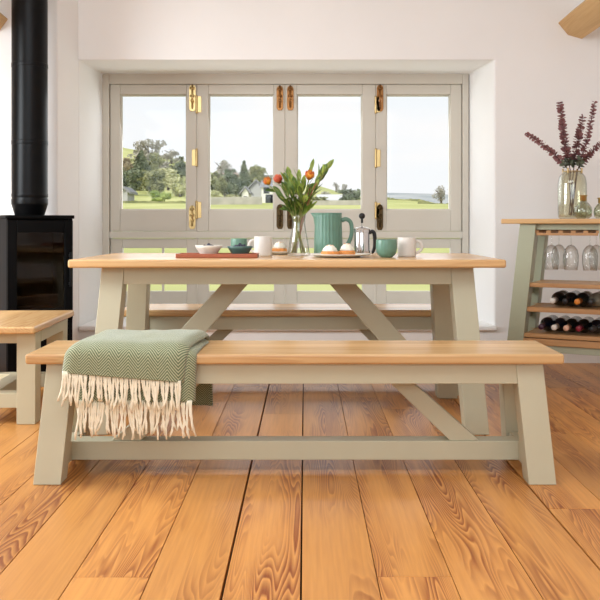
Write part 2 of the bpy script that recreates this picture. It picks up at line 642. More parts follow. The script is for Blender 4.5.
floor = mb.build('floor', M['floor'], bevel=0.0012, segs=1)
struct(floor, 'wide golden pine floorboards running towards the window', 'floor')
sub = MB().box(RX0 - 0.1, RX1 + 0.1, RY0, RY1 + 0.02, -0.06, -0.021).build('subfloor', M['gap'], floor)

# window wall with a deep, slightly splayed opening
OX0, OX1, OZ0, OZ1 = -1.49, 1.247, 0.215, 1.998
IX0, IX1 = -1.449, 1.167


def wall_with_hole(mb, x0, x1, z0, z1, hx0, hx1, hz0, hz1, y0, y1, ix0, ix1):
    for Y, sgn, a, b_ in ((y0, 1, hx0, hx1), (y1, -1, ix0, ix1)):
        o = [mb.bm.verts.new(p) for p in ((x0, Y, z0), (x1, Y, z0), (x1, Y, z1), (x0, Y, z1))]
        h = [mb.bm.verts.new(p) for p in ((a, Y, hz0), (b_, Y, hz0), (b_, Y, hz1), (a, Y, hz1))]
        for i in range(4):
            j = (i + 1) % 4
            mb.bm.faces.new([o[i], o[j], h[j], h[i]][::sgn])
        if Y == y0:
            O0, H0 = o, h
        else:
            for i in range(4):
                j = (i + 1) % 4
                mb.bm.faces.new([H0[i], H0[j], h[j], h[i]])
                mb.bm.faces.new([O0[i], o[i], o[j], O0[j]])


CBY = 5.48          # face of the chimney breast behind the stove
mb = MB()
mb.prism([(RX0 - 0.01, CBY), (-1.562, CBY), (-1.4915, YW + 0.004), (RX0 - 0.01, YW + 0.004)], 'z', 0.0, CZ)
struct(mb.build('wall_chimney', M['plaster'], bevel=0.012, segs=3), 'white plastered chimney breast behind the stove')
mb = MB()
wall_with_hole(mb, RX0 - 0.2, RX1 + 0.2, -0.05, CZ + 0.1, OX0, OX1, OZ0, OZ1, YW, 6.42, IX0, IX1)
struct(mb.build('wall_back', M['plaster'], bevel=0.012, segs=3), 'white plastered wall with a deep window recess')

# left wall with a window opening, right wall, rear wall opened for the fill lamp, closed ceiling
mb = MB()
mb.box(RX0 - 0.2, RX0, RY0, 2.7, 0, CZ).box(RX0 - 0.2, RX0, 4.4, YW + 0.02, 0, CZ)
mb.box(RX0 - 0.2, RX0, 2.7, 4.4, 0, 0.7).box(RX0 - 0.2, RX0, 2.7, 4.4, 2.4, CZ)
struct(mb.build('wall_left', M['plaster']), 'white left wall beyond the frame')
struct(MB().box(RX1, RX1 + 0.2, RY0, YW + 0.02, 0, CZ).build('wall_right', M['plaster']), 'white right wall beyond the frame')
mb = MB()
mb.box(RX0 - 0.2, -2.8, RY0 - 0.2, RY0, 0, CZ).box(1.6, RX1 + 0.2, RY0 - 0.2, RY0, 0, CZ)
mb.box(-2.8, 1.6, RY0 - 0.2, RY0, 0, 0.9).box(-2.8, 1.6, RY0 - 0.2, RY0, 2.85, CZ)
struct(mb.build('wall_front', M['plaster']), 'white wall behind the viewer')
mb = MB()
mb.box(RX0 - 0.2, RX1 + 0.2, RY0 - 0.2, YW + 0.7, CZ, CZ + 0.15)
struct(mb.build('ceiling', M['plaster']), 'white ceiling above the frame', 'ceiling')

# sill board of the recess
mb = MB()
mb.box(OX0 + 0.004, OX1 + 0.012, YW - 0.03, 6.26, OZ0 - 0.0, OZ0 + 0.033)
struct(mb.build('trim_1', M['plaster'], bevel=0.01, segs=3), 'white rounded sill board at the bottom of the window recess', 'sill')

# roof purlins, ends set in the window wall
A = px(558, 23, YW); B = px(568, 35.0, YW); C_ = px(582, 39, YW)
poly = [(A.x, A.z), (B.x, B.z), (C_.x, C_.z), (C_.x + 0.05, C_.z + 0.115), (A.x + 0.115, A.z + 0.10)]
bo = MB().prism(poly, 'y', 1.2, YW + 0.1).build('roof_beam', M['beam'], bevel=0.004)
tag(bo, 'pine roof beam end high on the wall at the upper right', 'beam', kind='structure')
mx_ = -0.145
D_ = px(8, 19, CBY)
poly2 = [(D_.x, D_.z), (D_.x - 0.06, D_.z - 0.085), (D_.x - 0.19, D_.z - 0.05), (D_.x - 0.2, D_.z + 0.12), (D_.x - 0.07, D_.z + 0.06)]
bo = MB().prism(poly2, 'y', 1.2, YW + 0.1).build('roof_beam', M['beam'], bevel=0.004)
tag(bo, 'pine roof beam end at the upper left beside the flue', 'beam', kind='structure')


# ------------------------------------------------------------------ bifold window
def zx(y):
    return H + (V0 - y) * YI / F


def xx(x):
    return (x - U0) * YI / F


def rect_frame(mb, x0, x1, z0, z1, hx0, hx1, hz0, hz1, y0, y1):
    mb.box(x0, hx0, y0, y1, z0, z1)
    mb.box(hx1, x1, y0, y1, z0, z1)
    mb.box(hx0, hx1, y0, y1, z0, hz0)
    mb.box(hx0, hx1, y0, y1, hz1, z1)


mb = MB()
fx0, fx1 = IX0 - 0.012, IX1 + 0.012
rect_frame(mb, fx0, fx1, OZ0 + 0.033, OZ1 + 0.003, xx(110.5), xx(461.5), zx(308), zx(85), YI - 0.045, YI + 0.07)
mb.box(xx(110.5), xx(461.5), YI - 0.045, YI + 0.07, zx(238), zx(231.5))
for xj in (197.2, 285.2, 375.4):
    mb.box(xx(xj) - .007, xx(xj) + .007, YI - 0.024, YI + 0.07, zx(308), zx(85))
struct(mb.build('trim_2', M['frame'], bevel=0.004), 'stone grey painted outer frame and transom of the window', 'window frame')

sash_x = [(111, 197), (197.4, 285), (285.4, 375.2), (375.6, 461)]
pane_x = [(121, 187), (209, 274), (297, 362), (386, 450)]
where = ['leftmost', 'second from left', 'third from left', 'rightmost']
view = ['showing the wooded hillside', 'showing the white houses and trees', 'behind the flower vase', 'showing the lone round tree']
for i in range(4):
    w = thing('window_%d' % (i + 1), '%s grey upper window sash, %s' % (where[i], view[i]), 'window', (0, 0, 0))
    w['kind'] = 'structure'
    a, b_ = xx(sash_x[i][0]), xx(sash_x[i][1])
    pa, pb = xx(pane_x[i][0]), xx(pane_x[i][1])
    mb = MB()
    rect_frame(mb, a + .0005, b_ - .0005, zx(231.3), zx(85.1), pa, pb, zx(210), zx(95), YI - 0.03, YI + 0.03)
    mb.build('sash_frame', M['frame'], w, bevel=0.004)
    mb = MB()
    rect_frame(mb, pa - .004, pb + .004, zx(210) - .004, zx(95) + .004, pa + 0.008, pb - 0.008, zx(210) + 0.008, zx(95) - 0.008, YI - 0.012, YI + 0.03)
    mb.build('glazing_bead', M['frame'], w, bevel=0.004)
    MB().box(pa - .003, pb + .003, YI + 0.008, YI + 0.012, zx(210) - .003, zx(95) + .003).build('pane', M['pane'], w)


def hinge(w, x, y0, y1, mat, side):
    mb = MB()
    z0, z1 = zx(y1), zx(y0)
    xc = xx(x)
    mb.tube([(xc, YI - 0.038, z0), (xc, YI - 0.038, z1)], 0.009, 10)
    mb.box(xc, xc + side * 0.034, YI - 0.036, YI - 0.0305, z0, z1)
    mb.ball((xc, YI - 0.038, z1), 0.010, 6).ball((xc, YI - 0.038, z0), 0.010, 6)
    mb.build('hinge', mat, w, bevel=0.001)


def bolt(w, x, y0, y1, mat):
    z0, z1 = zx(y1), zx(y0)
    xc = xx(x)
    p = MB()
    hw = 0.024
    poly = [(xc - hw, z0 + 0.02), (xc - hw * .6, z0), (xc + hw * .6, z0), (xc + hw, z0 + 0.02), (xc + hw, z1 - 0.02), (xc + hw * .6, z1), (xc - hw * .6, z1), (xc - hw, z1 - 0.02)]
    p.prism(poly, 'y', YI - 0.036, YI - 0.0305)
    o = p.build('bolt_plate', mat, w, bevel=0.001)
    k = MB()
    k.tube([(xc, YI - 0.044, z0 + 0.02), (xc, YI - 0.044, z1 + 0.004)], 0.007, 10)
    zc = (z0 + z1) / 2
    k.box(xc - .016, xc + .016, YI - 0.052, YI - 0.036, zc + .01, zc + .024)
    k.box(xc - .016, xc + .016, YI - 0.052, YI - 0.036, z1 - .03, z1 - .016)
    k.ball((xc, YI - 0.058, zc - 0.02), 0.013, 8)
    k.build('bolt_slide', mat, o, smooth=True)


W_ = {i: [o for o in COL.objects if o.name == 'window_%d' % i][0] for i in (1, 2, 3, 4)}
bolt(W_[1], 193.0, 86, 112, M['brass'])
hinge(W_[1], 197.2, 97, 113, M['brass'], 1)
hinge(W_[1], 197.2, 150, 166, M['brass'], -1)
bolt(W_[1], 192.8, 206, 229, M['brass'])
hinge(W_[1], 197.2, 202, 218, M['brass'], 1)
bolt(W_[2], 280.0, 87, 111, M['copper'])
bolt(W_[2], 280.0, 205, 229, M['bronze'])
bolt(W_[3], 290.4, 87, 111, M['copper'])
bolt(W_[3], 290.4, 205, 229, M['bronze'])
bolt(W_[4], 379.6, 86, 112, M['copper'])
hinge(W_[4], 375.4, 98, 113, M['brass'], 1)
hinge(W_[4], 375.4, 150, 167, M['brass'], 1)
hinge(W_[4], 375.4, 203, 218, M['brass'], 1)
bolt(W_[4], 379.4, 205, 230, M['bronze'])

low_x = [(123, 187), (209, 274), (297, 362), (386, 450)]
for i in range(4):
    w = thing('window_%d' % (i + 5), '%s low fixed window panel seen beneath the dining table' % where[i], 'window', (0, 0, 0))
    w['kind'] = 'structure'
    a, b_ = xx(sash_x[i][0]), xx(sash_x[i][1])
    pa, pb = xx(low_x[i][0]), xx(low_x[i][1])
    mb = MB()
    rect_frame(mb, a + .001, b_ - .001, zx(307.8), zx(238.5), pa, pb, zx(291), zx(248), YI - 0.02, YI + 0.03)
    mb.build('panel_frame', M['frame'], w, bevel=0.004)
    MB().box(pa - .003, pb + .003, YI + 0.008, YI + 0.012, zx(291) - .003, zx(248) + .003).build('pane', M['pane'], w)
    if i == 0:
        MB().box(xx(162), xx(164), YI - 0.005, YI + 0.02, zx(291), zx(248)).build('glazing_bar', M['frame'], w)


# ================================================================== OUTSIDE
CREST = [(40, 132), (100, 139), (122, 147), (150, 152), (187, 162), (215, 174), (270, 190), (296, 186), (312, 184), (335, 191), (352, 196), (372, 197), (386, 198), (402, 199.5), (418, 199), (432, 203), (450, 206), (520, 208), (700, 209)]


def crest(X):
    u = U0 + F * X / 160.0
    if u <= CREST[0][0]:
        y = CREST[0][1]
    elif u >= CREST[-1][0]:
        y = CREST[-1][1]
    else:
        for (a, ya), (b_, yb) in zip(CREST, CREST[1:]):
            if a <= u <= b_:
                t = (u - a) / (b_ - a)
                y = ya + (yb - ya) * t
                break
    return H + (V0 - y) / F * 160.0


def terr(X, Y):
    if Y < 24:
        z = -0.12
    elif Y < 70:
        z = -0.12 + (Y - 24) / 46.0 * 2.75
    else:
        t = min(1.0, (Y - 70) / 90.0)
        z0 = 2.63
        zc = crest(X * 160.0 / Y)
        z = z0 + (zc - z0) * (0.35 * t + 0.65 * t * t)
        if Y > 160:
            z -= (Y - 160) * 0.05
    z += 0.12 * noise.noise(Vector((X * 0.11, Y * 0.11, 0))) * min(1, max(0, (Y - 20) / 30))
    return z


mb = MB()
ys = [6.5, 8, 12, 18, 24, 30, 36, 42, 48, 54, 60, 66, 72, 80, 88, 96, 104, 112, 120, 128, 136, 144, 152, 160, 170, 185]
NX = 70
rows = []
for Y in ys:
    row = []
    for k in range(NX + 1):
        X = (-0.55 + 1.2 * k / NX) * max(Y, 30)
        row.append(mb.bm.verts.new((X, Y, terr(X, Y))))
    rows.append(row)
for a, b_ in zip(rows, rows[1:]):
    for k in range(NX):
        mb.bm.faces.new([a[k], a[k + 1], b_[k + 1], b_[k]])
g = mb.build('ground', M['grass'], smooth=True)
tag(g, 'bright spring grass of the field and hillside outside the window', 'ground', kind='structure')

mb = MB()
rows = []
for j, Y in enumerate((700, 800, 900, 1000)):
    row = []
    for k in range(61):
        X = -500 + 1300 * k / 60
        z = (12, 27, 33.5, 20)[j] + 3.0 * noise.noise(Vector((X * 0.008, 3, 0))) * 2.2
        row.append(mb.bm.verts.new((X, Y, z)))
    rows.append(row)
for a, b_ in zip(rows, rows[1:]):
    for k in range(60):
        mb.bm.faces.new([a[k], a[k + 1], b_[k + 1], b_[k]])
tag(mb.build('far_ridge', M['ridge'], smooth=True), 'moorland ridge on the horizon with blue grey haze in its colour', 'hill', kind='structure')


def tree(u, yb, yt, wpx, Y, kind, label, seed, group=None, conifer=False):
    rr = random.Random(seed)
    trunked = 'lone' in label
    wpx *= 1.0 if trunked else (.8 if 'skyline' in label else 1.3)
    X = (u - U0) * Y / F
    zb = H + (V0 - yb) * Y / F
    zg = terr(X, Y)
    z0 = min(zb, zg) - 0.3 if zb < zg else zg - 0.2
    zt = H + (V0 - yt) * Y / F
    hh = zt - zg
    wd = wpx * Y / F
    hh = max(hh, wd * 0.5)
    t = thing('tree', label, 'tree', (X, Y, zg - 0.1), 0, group)
    mb = MB()
    mb.tube([(0, 0, -0.2), (0.02 * wd, 0, hh * .3), (0, 0.02 * wd, hh * .6), (0, 0, hh * .9)], [0.035 * wd + .08, 0.03 * wd + .06, 0.02 * wd + .03, .02], 6)
    for k in range(5):
        a = rr.uniform(0, 2 * PI)
        mb.tube([(0, 0, hh * (.3 + .08 * k)), (math.cos(a) * wd * .2, math.sin(a) * wd * .2, hh * (.5 + .07 * k)), (math.cos(a) * wd * .36, math.sin(a) * wd * .36, hh * (.62 + .06 * k))], [0.012 * wd + .03, .01 * wd + .02, .01], 5)
    mb.build('trunk', M['bark'], t, smooth=True)
    mb = MB()
    blobs = []
    if conifer:
        for k in range(8):
            f = k / 7
            blobs.append((0, 0, hh * (0.2 + 0.72 * f), wd * 0.5 * (1 - 0.85 * f), hh * 0.12))
    else:
        low = .0 if trunked else .18
        blobs.append((0, 0, hh * (.62 if trunked else .58 - low * .45), wd * (.46 if trunked else .36), hh * (.34 + low * .5)))
        for k in range(11):
            a = rr.uniform(0, 2 * PI)
            q = rr.uniform(.12, .34) * wd
            blobs.append((math.cos(a) * q, math.sin(a) * q, hh * rr.uniform(.36 - low, .86), wd * rr.uniform(.13, .24), hh * rr.uniform(.10, .18)))
    nl = 1300 if kind != 'grey' else 900
    ls = wd * (0.05 if kind != 'grey' else 0.034)
    for k in range(nl):
        bx_, by_, bz_, br, bh = rr.choice(blobs)
        v = Vector((rr.gauss(0, 1), rr.gauss(0, 1), rr.gauss(0, 1))).normalized()
        q = rr.uniform(.55, 1.03)
        p = Vector((bx_ + v.x * br * q, by_ + v.y * br * q, bz_ + v.z * bh * q))
        a1 = Vector((rr.gauss(0, 1), rr.gauss(0, 1), rr.gauss(0, 1))).normalized()
        a2 = a1.orthogonal().normalized()
        s = ls * rr.uniform(.7, 1.5)
        vs = [mb.bm.verts.new(p + a1 * s), mb.bm.verts.new(p - a1 * s * .5 + a2 * s * .8), mb.bm.verts.new(p - a1 * s * .5 - a2 * s * .8)]
        mb.bm.faces.new(vs)
    if kind != 'grey':
        for (bx_, by_, bz_, br, bh) in blobs:
            mb.ball((bx_, by_, bz_), br * .62, 8, sz=bh / max(br, .01))
    mb.build('crown', TREE[kind], t, recalc=False)
    return t


TREES = [
    # u, base, top, width, Y, kind, label, conifer
    (148, 170, 137, 30, 140, 'grey', 'tall bare grey tree on the hill crest in the leftmost pane', False),
    (171, 165, 147, 18, 150, 'grey', 'smaller bare grey tree on the crest right of the tall one', False),
    (141, 184, 151, 20, 118, 'dark', 'dark evergreen in the middle of the wooded hillside', True),
    (154, 182, 152, 18, 122, 'olive', 'olive tree right beside the dark hillside evergreen', False),
    (126, 184, 156, 16, 124, 'brown', 'brownish twiggy tree at the left edge of the hillside', False),
    (130, 204, 168, 24, 90, 'dark', 'broad dark tree low on the hillside at the left edge', False),
    (150, 203, 166, 26, 96, 'olive', 'broad olive tree at the foot of the hillside', False),
    (168, 196, 166, 20, 104, 'pale', 'pale yellow-green tree on the hillside slope', False),
    (181, 182, 161, 14, 130, 'dark', 'dark tree by the right edge of the leftmost pane', False),
    (160, 206, 189, 17, 76, 'bright', 'bright green bush at the foot of the hillside', False),
    (180, 203, 176, 22, 92, 'pale', 'pale feathery tree low beside the leftmost mullion', False),
    (182, 163, 155, 9, 152, 'olive', 'tiny tree on the bare skyline of the left hillside', False),
    (215, 200, 168, 22, 92, 'olive', 'olive tree at the left edge of the second pane', False),
    (222, 182, 157, 18, 132, 'grey', 'pale bare tree high behind the second pane trees', False),
    (232, 200, 171, 26, 103, 'dark', 'wide dark tree in the middle of the second pane', False),
    (231, 184, 166, 12, 128, 'dark', 'small dark tree behind the wide dark tree', False),
    (244, 186, 161, 15, 126, 'dark', 'pointed conifer above the village houses', True),
    (256, 188, 164, 20, 128, 'olive', 'rounded tree right of the pointed conifer', False),
    (268, 192, 172, 16, 130, 'grey', 'bare grey tree behind the white house', False),
    (134, 176, 158, 14, 135, 'pale', 'pale scrubby tree high on the left hillside', False),
    (163, 186, 158, 18, 128, 'grey', 'bare twiggy tree between the olive trees of the hillside', False),
    (172, 182, 164, 16, 132, 'olive', 'olive scrub tree on the upper right hillside slope', False),
    (140, 200, 176, 18, 100, 'olive', 'olive tree between the two broad trees at the hillside foot', False),
    (176, 196, 178, 14, 112, 'bright', 'small fresh green tree on the right of the hillside', False),
    (118, 196, 162, 18, 110, 'olive', 'olive tree cut by the left window edge', False),
    (225, 202, 176, 18, 104, 'olive', 'olive tree between the two dark trees of the second pane', False),
    (262, 186, 168, 16, 140, 'dark', 'dark tree on the ridge behind the grey gabled house', False),
    (324, 203, 190, 12, 100, 'grey', 'bare tree just behind the farm building', False),
    (213, 204, 186, 15, 76, 'pale', 'pale yellowish bush low in the second pane', False),
    (232, 204, 194, 16, 78, 'pale', 'low pale shrub left of the small gabled house', False),
    (350, 209, 187, 20, 80, 'dark', 'dark tree at the right end of the farm building', False),
    (336, 191, 180, 10, 156, 'grey', 'small bare tree on the skyline above the farm', False),
    (345, 194, 182, 10, 156, 'grey', 'rightmost small bare tree on the farm skyline', False),
    (320, 208, 196, 14, 72, 'olive', 'grey-green bush in front of the farm building', False),
    (305, 206, 190, 16, 76, 'grey', 'bare bush left of the farm, behind the flowers', False),
    (441, 209, 184, 18, 100, 'grey', 'lone round bare tree in the rightmost pane', False),
]
for k, (u, yb, yt, wp, Y, kd, lb, con) in enumerate(TREES):
    tree(u, yb, yt, wp, Y, kd, lb, 100 + k, None, con)


def house(u0, u1, ybot, yeave, yridge, Y, wm, rm, label, gable_front=True, depth=7.0, wins=()):
    x0, x1 = (u0 - U0) * Y / F, (u1 - U0) * Y / F
    zb, ze, zr = [H + (V0 - y) * Y / F for y in (ybot, yeave, yridge)]
    xc = (x0 + x1) / 2
    zg = min(terr(xc, Y), zb) - 0.4
    t = thing('house', label, 'house', (xc, Y, zg))
    w = (x1 - x0) / 2
    e_, r_ = ze - zg, zr - zg
    mb = MB()
    rf_ = MB()
    if gable_front:
        mb.prism([(-w, 0), (w, 0), (w, e_), (0, r_), (-w, e_)], 'y', 0, depth)
        th = 0.18
        for s in (-1, 1):
            rf_.prism([(0, r_ + .02), (s * (w + .25), e_ - .15), (s * (w + .25), e_ - .15 + th), (0, r_ + th + .05)], 'y', -.25, depth + .25)
    else:
        mb.box(-w, w, 0, depth, 0, e_)
        rf_.prism([(-.3, e_ - .05), (depth / 2, r_), (depth + .3, e_ - .05), (depth / 2, r_ + .2)][:4], 'x', -w - .2, w + .2)
    mb.build('wall', wm, t)
    rf_.build('roof', rm, t)
    for (fx, fz, fw, fh) in wins:
        m_ = MB()
        m_.box(-w + 2 * w * fx - fw / 2, -w + 2 * w * fx + fw / 2, -.04, .02, e_ * fz, e_ * fz + fh)
        m_.build('house_window', M['dark_window'], t)
    return t


house(261.5, 278, 205, 187, 181, 88, M['render'], M['slate'], 'white rendered house partly hidden behind the roses', False, 6, ((.45, .25, .7, .9), (.75, .25, .7, .9), (.3, .7, .6, .7)))
house(250, 262, 200, 188, 181, 97, M['grey_render'], M['slate'], 'grey gabled house left of the white house', True, 8)
house(242, 248.5, 201, 193, 188, 90, M['render'], M['slate'], 'small white gabled cottage in the second pane', True, 5, ((.5, .3, .35, .6),))
house(222, 235, 180, 176, 173, 111, M['grey_render'], M['pinkroof'], 'house with dusty pink roof up among the trees', False, 5)
house(319, 351, 207, 201, 195, 86, M['grey_render'], M['pale_slate'], 'long low farm building with pale roof', False, 8, ((.2, .2, .8, .8), (.5, .2, .8, .8), (.8, .2, .8, .8)))


def wall_run(name, pts, h, th, mat, label, cat):
    mb = MB()
    for (a, b_) in zip(pts, pts[1:]):
        A_, B_ = Vector(a), Vector(b_)
        mb.box(A_.x, B_.x, A_.y - th / 2, A_.y + th / 2, min(terr(A_.x, A_.y), terr(B_.x, B_.y)) - .3, terr(A_.x, A_.y) + h * (1 if 'wall' in name else .55 + .7 * abs(noise.noise(Vector((A_.x * 1.3, A_.y, 2))))))
    return tag(mb.build(name, mat), label, cat)


def fpts(u0, u1, Y, n=40):
    return [((u0 + (u1 - u0) * k / n - U0) * Y / F, Y) for k in range(n + 1)]


wall_run('field_wall', fpts(196, 262, 68), 0.55, 0.4, M['stonewall'], 'pale stone wall along the field in the second pane', 'wall')
wall_run('field_hedge', fpts(112, 192, 72), 0.25, 0.6, TREE['olive'], 'clipped olive hedge below the wooded hillside', 'hedge')
wall_run('field_hedge', fpts(418, 470, 96), 0.55, 0.8, TREE['olive'], 'thin dark hedge beneath the lone round tree', 'hedge')
wall_run('field_hedge', fpts(380, 446, 150), 0.35, 0.6, TREE['olive'], 'distant thin hedge line across the rightmost pane', 'hedge')
wall_run('field_wall', fpts(296, 364, 66), 0.35, 0.4, M['stonewall'], 'low pale wall before the farm in the third pane', 'wall')
# shed behind the left window edge
house(120, 127.5, 203, 192, 189, 74, M['grey_render'], M['slate'], 'small grey shed at the left window edge', True, 3)


# ================================================================== FURNITURE
def trestle(name, label, cat, loc, rz, L, D, Ht, th, leg, tx, bx, ty, by, ap, sz, brace, group=None, oak='oak', cross_z=None, leg_d=None):
    """oak-topped trestle piece. tx/bx: half distance of leg centres in x at top/floor; ty/by: front face of legs (half depth) at top/floor"""
    t = thing(name, label, cat, loc, rz, group)
    zt = Ht - th
    leg_d = leg_d or leg
    MB().box(-L / 2, L / 2, -D / 2, D / 2, zt, Ht).build('top', M[oak], t, bevel=0.009, segs=4)
    hl = leg / 2
    for sx in (-1, 1):
        for sy in (-1, 1):
            def corner(cx, fy, z):
                ys_ = sorted((sy * fy, sy * (fy - leg_d)))
                return [(cx - hl, ys_[0], z), (cx + hl, ys_[0], z), (cx + hl, ys_[1], z), (cx - hl, ys_[1], z)]
            MB().hexa(corner(sx * bx, by, 0.0), corner(sx * tx, ty, zt)).build('leg', M['sage'], t, bevel=0.003)
    dx = (bx - tx) / zt
    xa = tx - hl + dx * 0.0
    ztk = zt - ap
    for sy in (-1, 1):
        y0, y1 = sorted((sy * (ty + .002), sy * (ty - .024)))
        MB().hexa([(-xa - dx * ap, y0, ztk), (xa + dx * ap, y0, ztk), (xa + dx * ap, y1, ztk), (-xa - dx * ap, y1, ztk)],
                  [(-xa, y0, zt), (xa, y0, zt), (xa, y1, zt), (-xa, y1, zt)]).build('apron', M['sage'], t, bevel=0.002)
    for sx in (-1, 1):
        MB().box(sx * tx - .016, sx * tx + .016, -ty + leg_d - .01, ty - leg_d + .01, ztk, zt).build('end_rail', M['sage'], t, bevel=0.002)
    z0, z1 = sz
    zm = (z0 + z1) / 2
    fm = zm / zt
    cx = bx + (tx - bx) * fm
    cy = by + (ty - by) * fm
    for sx in (-1, 1):
        MB().box(sx * cx - leg * .4, sx * cx + leg * .4, -cy + leg_d - .01, cy - leg_d + .01, z0, z1).build('cross_rail', M['sage'], t, bevel=0.002)
    sw = 0.04
    MB().box(-cx + leg * .38, cx - leg * .38, -sw, sw, z0, z1).build('stretcher', M['sage'], t, bevel=0.003)
    if brace:
        (b0, b1, zb), (t0, t1, zb2) = brace
        k0, k1 = (t0 - b0) / (zb2 - zb), (t1 - b1) / (zb2 - zb)
        ze = zt
        e0, e1 = b0 + k0 * (ze - zb), b1 + k1 * (ze - zb)
        s0, s1 = b0 + k0 * (z1 - zb), b1 + k1 * (z1 - zb)
        for s in (-1, 1):
            q = [(s * s0, z1), (s * s1, z1), (s * e1, ze), (s * e0, ze)]
            MB().prism(q, 'y', -.032, .032).build('brace', M['sage'], t, bevel=0.003)
    return t


TABLE = (-0.078, 4.21, 0)
trestle('dining_table', 'long oak-topped trestle dining table with putty legs, laid for breakfast', 'table', TABLE, 0,
        1.90, 0.90, 0.760, 0.036, 0.101, 0.776, 0.827, 0.345, 0.445, 0.078, (0.19, 0.265),
        ((0.439, 0.574, 0.348), (0.194, 0.320, 0.629)))
BENCH = (-0.036, 3.245, 0)
bench = trestle('bench', 'long oak-topped bench in the foreground with a green throw over it', 'bench', BENCH, 0,
                1.90, 0.375, 0.455, 0.036, 0.097, 0.835, 0.868, 0.152, 0.205, 0.074, (0.043, 0.113),
                ((0.577, 0.686, 0.108), (0.360, 0.448, 0.317)), leg_d=0.085)
dup(bench, (-0.05, 4.84, 0), 0, 'long oak-topped bench on the far side of the dining table, nearest the window')
trestle('coffee_table', 'low oak-topped table in front of the black stove', 'table', (-1.475, 4.255, 0), PI / 2 + math.radians(2),
        0.77, 0.51, 0.455, 0.032, 0.092, 0.262, 0.254, 0.238, 0.234, 0.055, (0.075, 0.142), None, oak='oak', leg_d=0.085)

# ------------------------------------------------------------------ stove
SA = math.radians(29)
SX, SY = -1.622, 5.19
st = thing('wood_stove', 'black wood-burning stove with glass door, standing in the left corner', 'stove', (SX, SY, 0), SA)
sw, sd, sh = 0.187, 0.185, 0.967


def rbox(mb, w, d0, d1, z0, z1, r=0.07, n=6):
    pts = []
    for (cx, cy, a0) in ((w - r, d1 - r, 0), (-w + r, d1 - r, 90), (-w + .012, d0 + .012, 180), (w - .012, d0 + .012, 270)):
        rr = r if cy > 0 else .012
        for k in range(n + 1):
            a = math.radians(a0 + 90 * k / n)
            pts.append((cx + rr * math.cos(a), cy + rr * math.sin(a)))
    mb.prism(pts, 'z', z0, z1)


# hollow body: sides, back, base block, firebox
mb = MB()
mb.box(-sw, -sw + .02, -sd, sd, 0.02, sh - .02).box(sw - .02, sw, -sd, sd, 0.02, sh - .02).box(-sw, sw, sd - .02, sd, 0.02, sh - .02)
mb.box(-sw + .02, sw - .02, -sd + .015, sd - .02, 0.02, 0.40)
mb.box(-sw + .02, sw - .02, -sd + .015, sd - .02, sh - .06, sh - .02)
mb.build('body', M['iron'], st, bevel=0.004)
mb = MB(); rbox(mb, sw + .008, -sd - .02, sd + .008, sh - .02, sh, .05); mb.build('top_plate', M['iron'], st, bevel=0.003)
mb = MB(); rbox(mb, sw - .02, -sd + .02, sd - .02, 0, .02, .05); mb.build('base_plate', M['iron'], st)
mb = MB()
mb.box(-sw + .021, sw - .021, .10, .175, .401, sh - .061).box(-sw + .021, -sw + .05, -sd + .03, .10, .401, sh - .061).box(sw - .05, sw - .021, -sd + .03, .10, .401, sh - .061)
mb.box(-sw + .05, sw - .05, -sd + .03, .10, .401, .43)
mb.build('firebrick_lining', M['soot'], st)
mb = MB()
for k, (x0_, y0_, x1_, y1_, z_) in enumerate(((-.13, -.02, .10, .03, .46), (-.10, .04, .14, -.03, .465), (-.08, -.05, .06, .05, .52))):
    mb.tube([(x0_, y0_, z_), (x1_, y1_, z_)], .032, 9)
mb.build('charred_log', M['soot'], st, smooth=True)
dr = MB()
rect_frame(dr, -sw + .002, sw - .002, .36, sh - .03, -sw + .055, sw - .05, .425, sh - .10, -sd - .018, -sd + .014)
door = dr.build('door', M['iron'], st, bevel=0.004)
MB().box(-sw + .05, sw - .045, -sd - .006, -sd - .001, .42, sh - .095).build('door_glass', M['stove_glass'], door)
MB().tube([(sw - .022, -sd - .045, .55), (sw - .022, -sd - .045, .75)], .007, 10).box(sw - .028, sw - .016, -sd - .045, -sd - .015, .56, .575).box(sw - .028, sw - .016, -sd - .045, -sd - .015, .725, .74).build('door_handle', M['iron2'], door, smooth=False)
lw = MB(); lw.box(-sw + .004, sw - .004, -sd - .012, -sd + .014, .03, .35); lw.build('log_store_door', M['iron'], st, bevel=0.004)

FX, FY = px(29.7, 0, 5.24).x, 5.24
fl = thing('flue_pipe', 'tall black flue pipe rising from the stove', 'flue', (FX, FY, 0.967))
prof = [(0.0, 0.0), (.085, 0.0), (.087, .005), (.105, .065), (.107, .07), (.107, .098), (.1045, .1), (.1045, .112), (.107, .114), (.107, .13), (.105, .132), (.105, 2.09), (0, 2.09)]
MB().lathe(prof, seg=48).build('pipe', M['iron2'], fl, smooth=True).modifiers.new('n', 'WEIGHTED_NORMAL')
for yy in (143, 66):
    z_ = H + (V0 - yy) * 5.24 / F - .967
    MB().lathe([(.104, z_ - .012), (.1065, z_ - .012), (.1068, z_ - .009), (.1068, z_ + .009), (.1065, z_ + .012), (.104, z_ + .012)], seg=48, closed=True).build('collar', M['iron2'], fl, smooth=True)

# ------------------------------------------------------------------ wine rack
TH = math.radians(28)
cT, sT = math.cos(TH), math.sin(TH)
RFX, RFY = (530.0 - U0) / 174.0, 5.0          # front left leg


def rack_pt(lx, ly, z=0.0):
    return Vector((RFX + lx * cT + ly * sT, RFY - lx * sT + ly * cT, z))


def rack_lx(xp, ly):
    k = (xp - U0) / F
    # RFX + lx cT + ly sT = k (RFY - lx sT + ly cT)
    return (k * (RFY + ly * cT) - RFX - ly * sT) / (cT + k * sT)


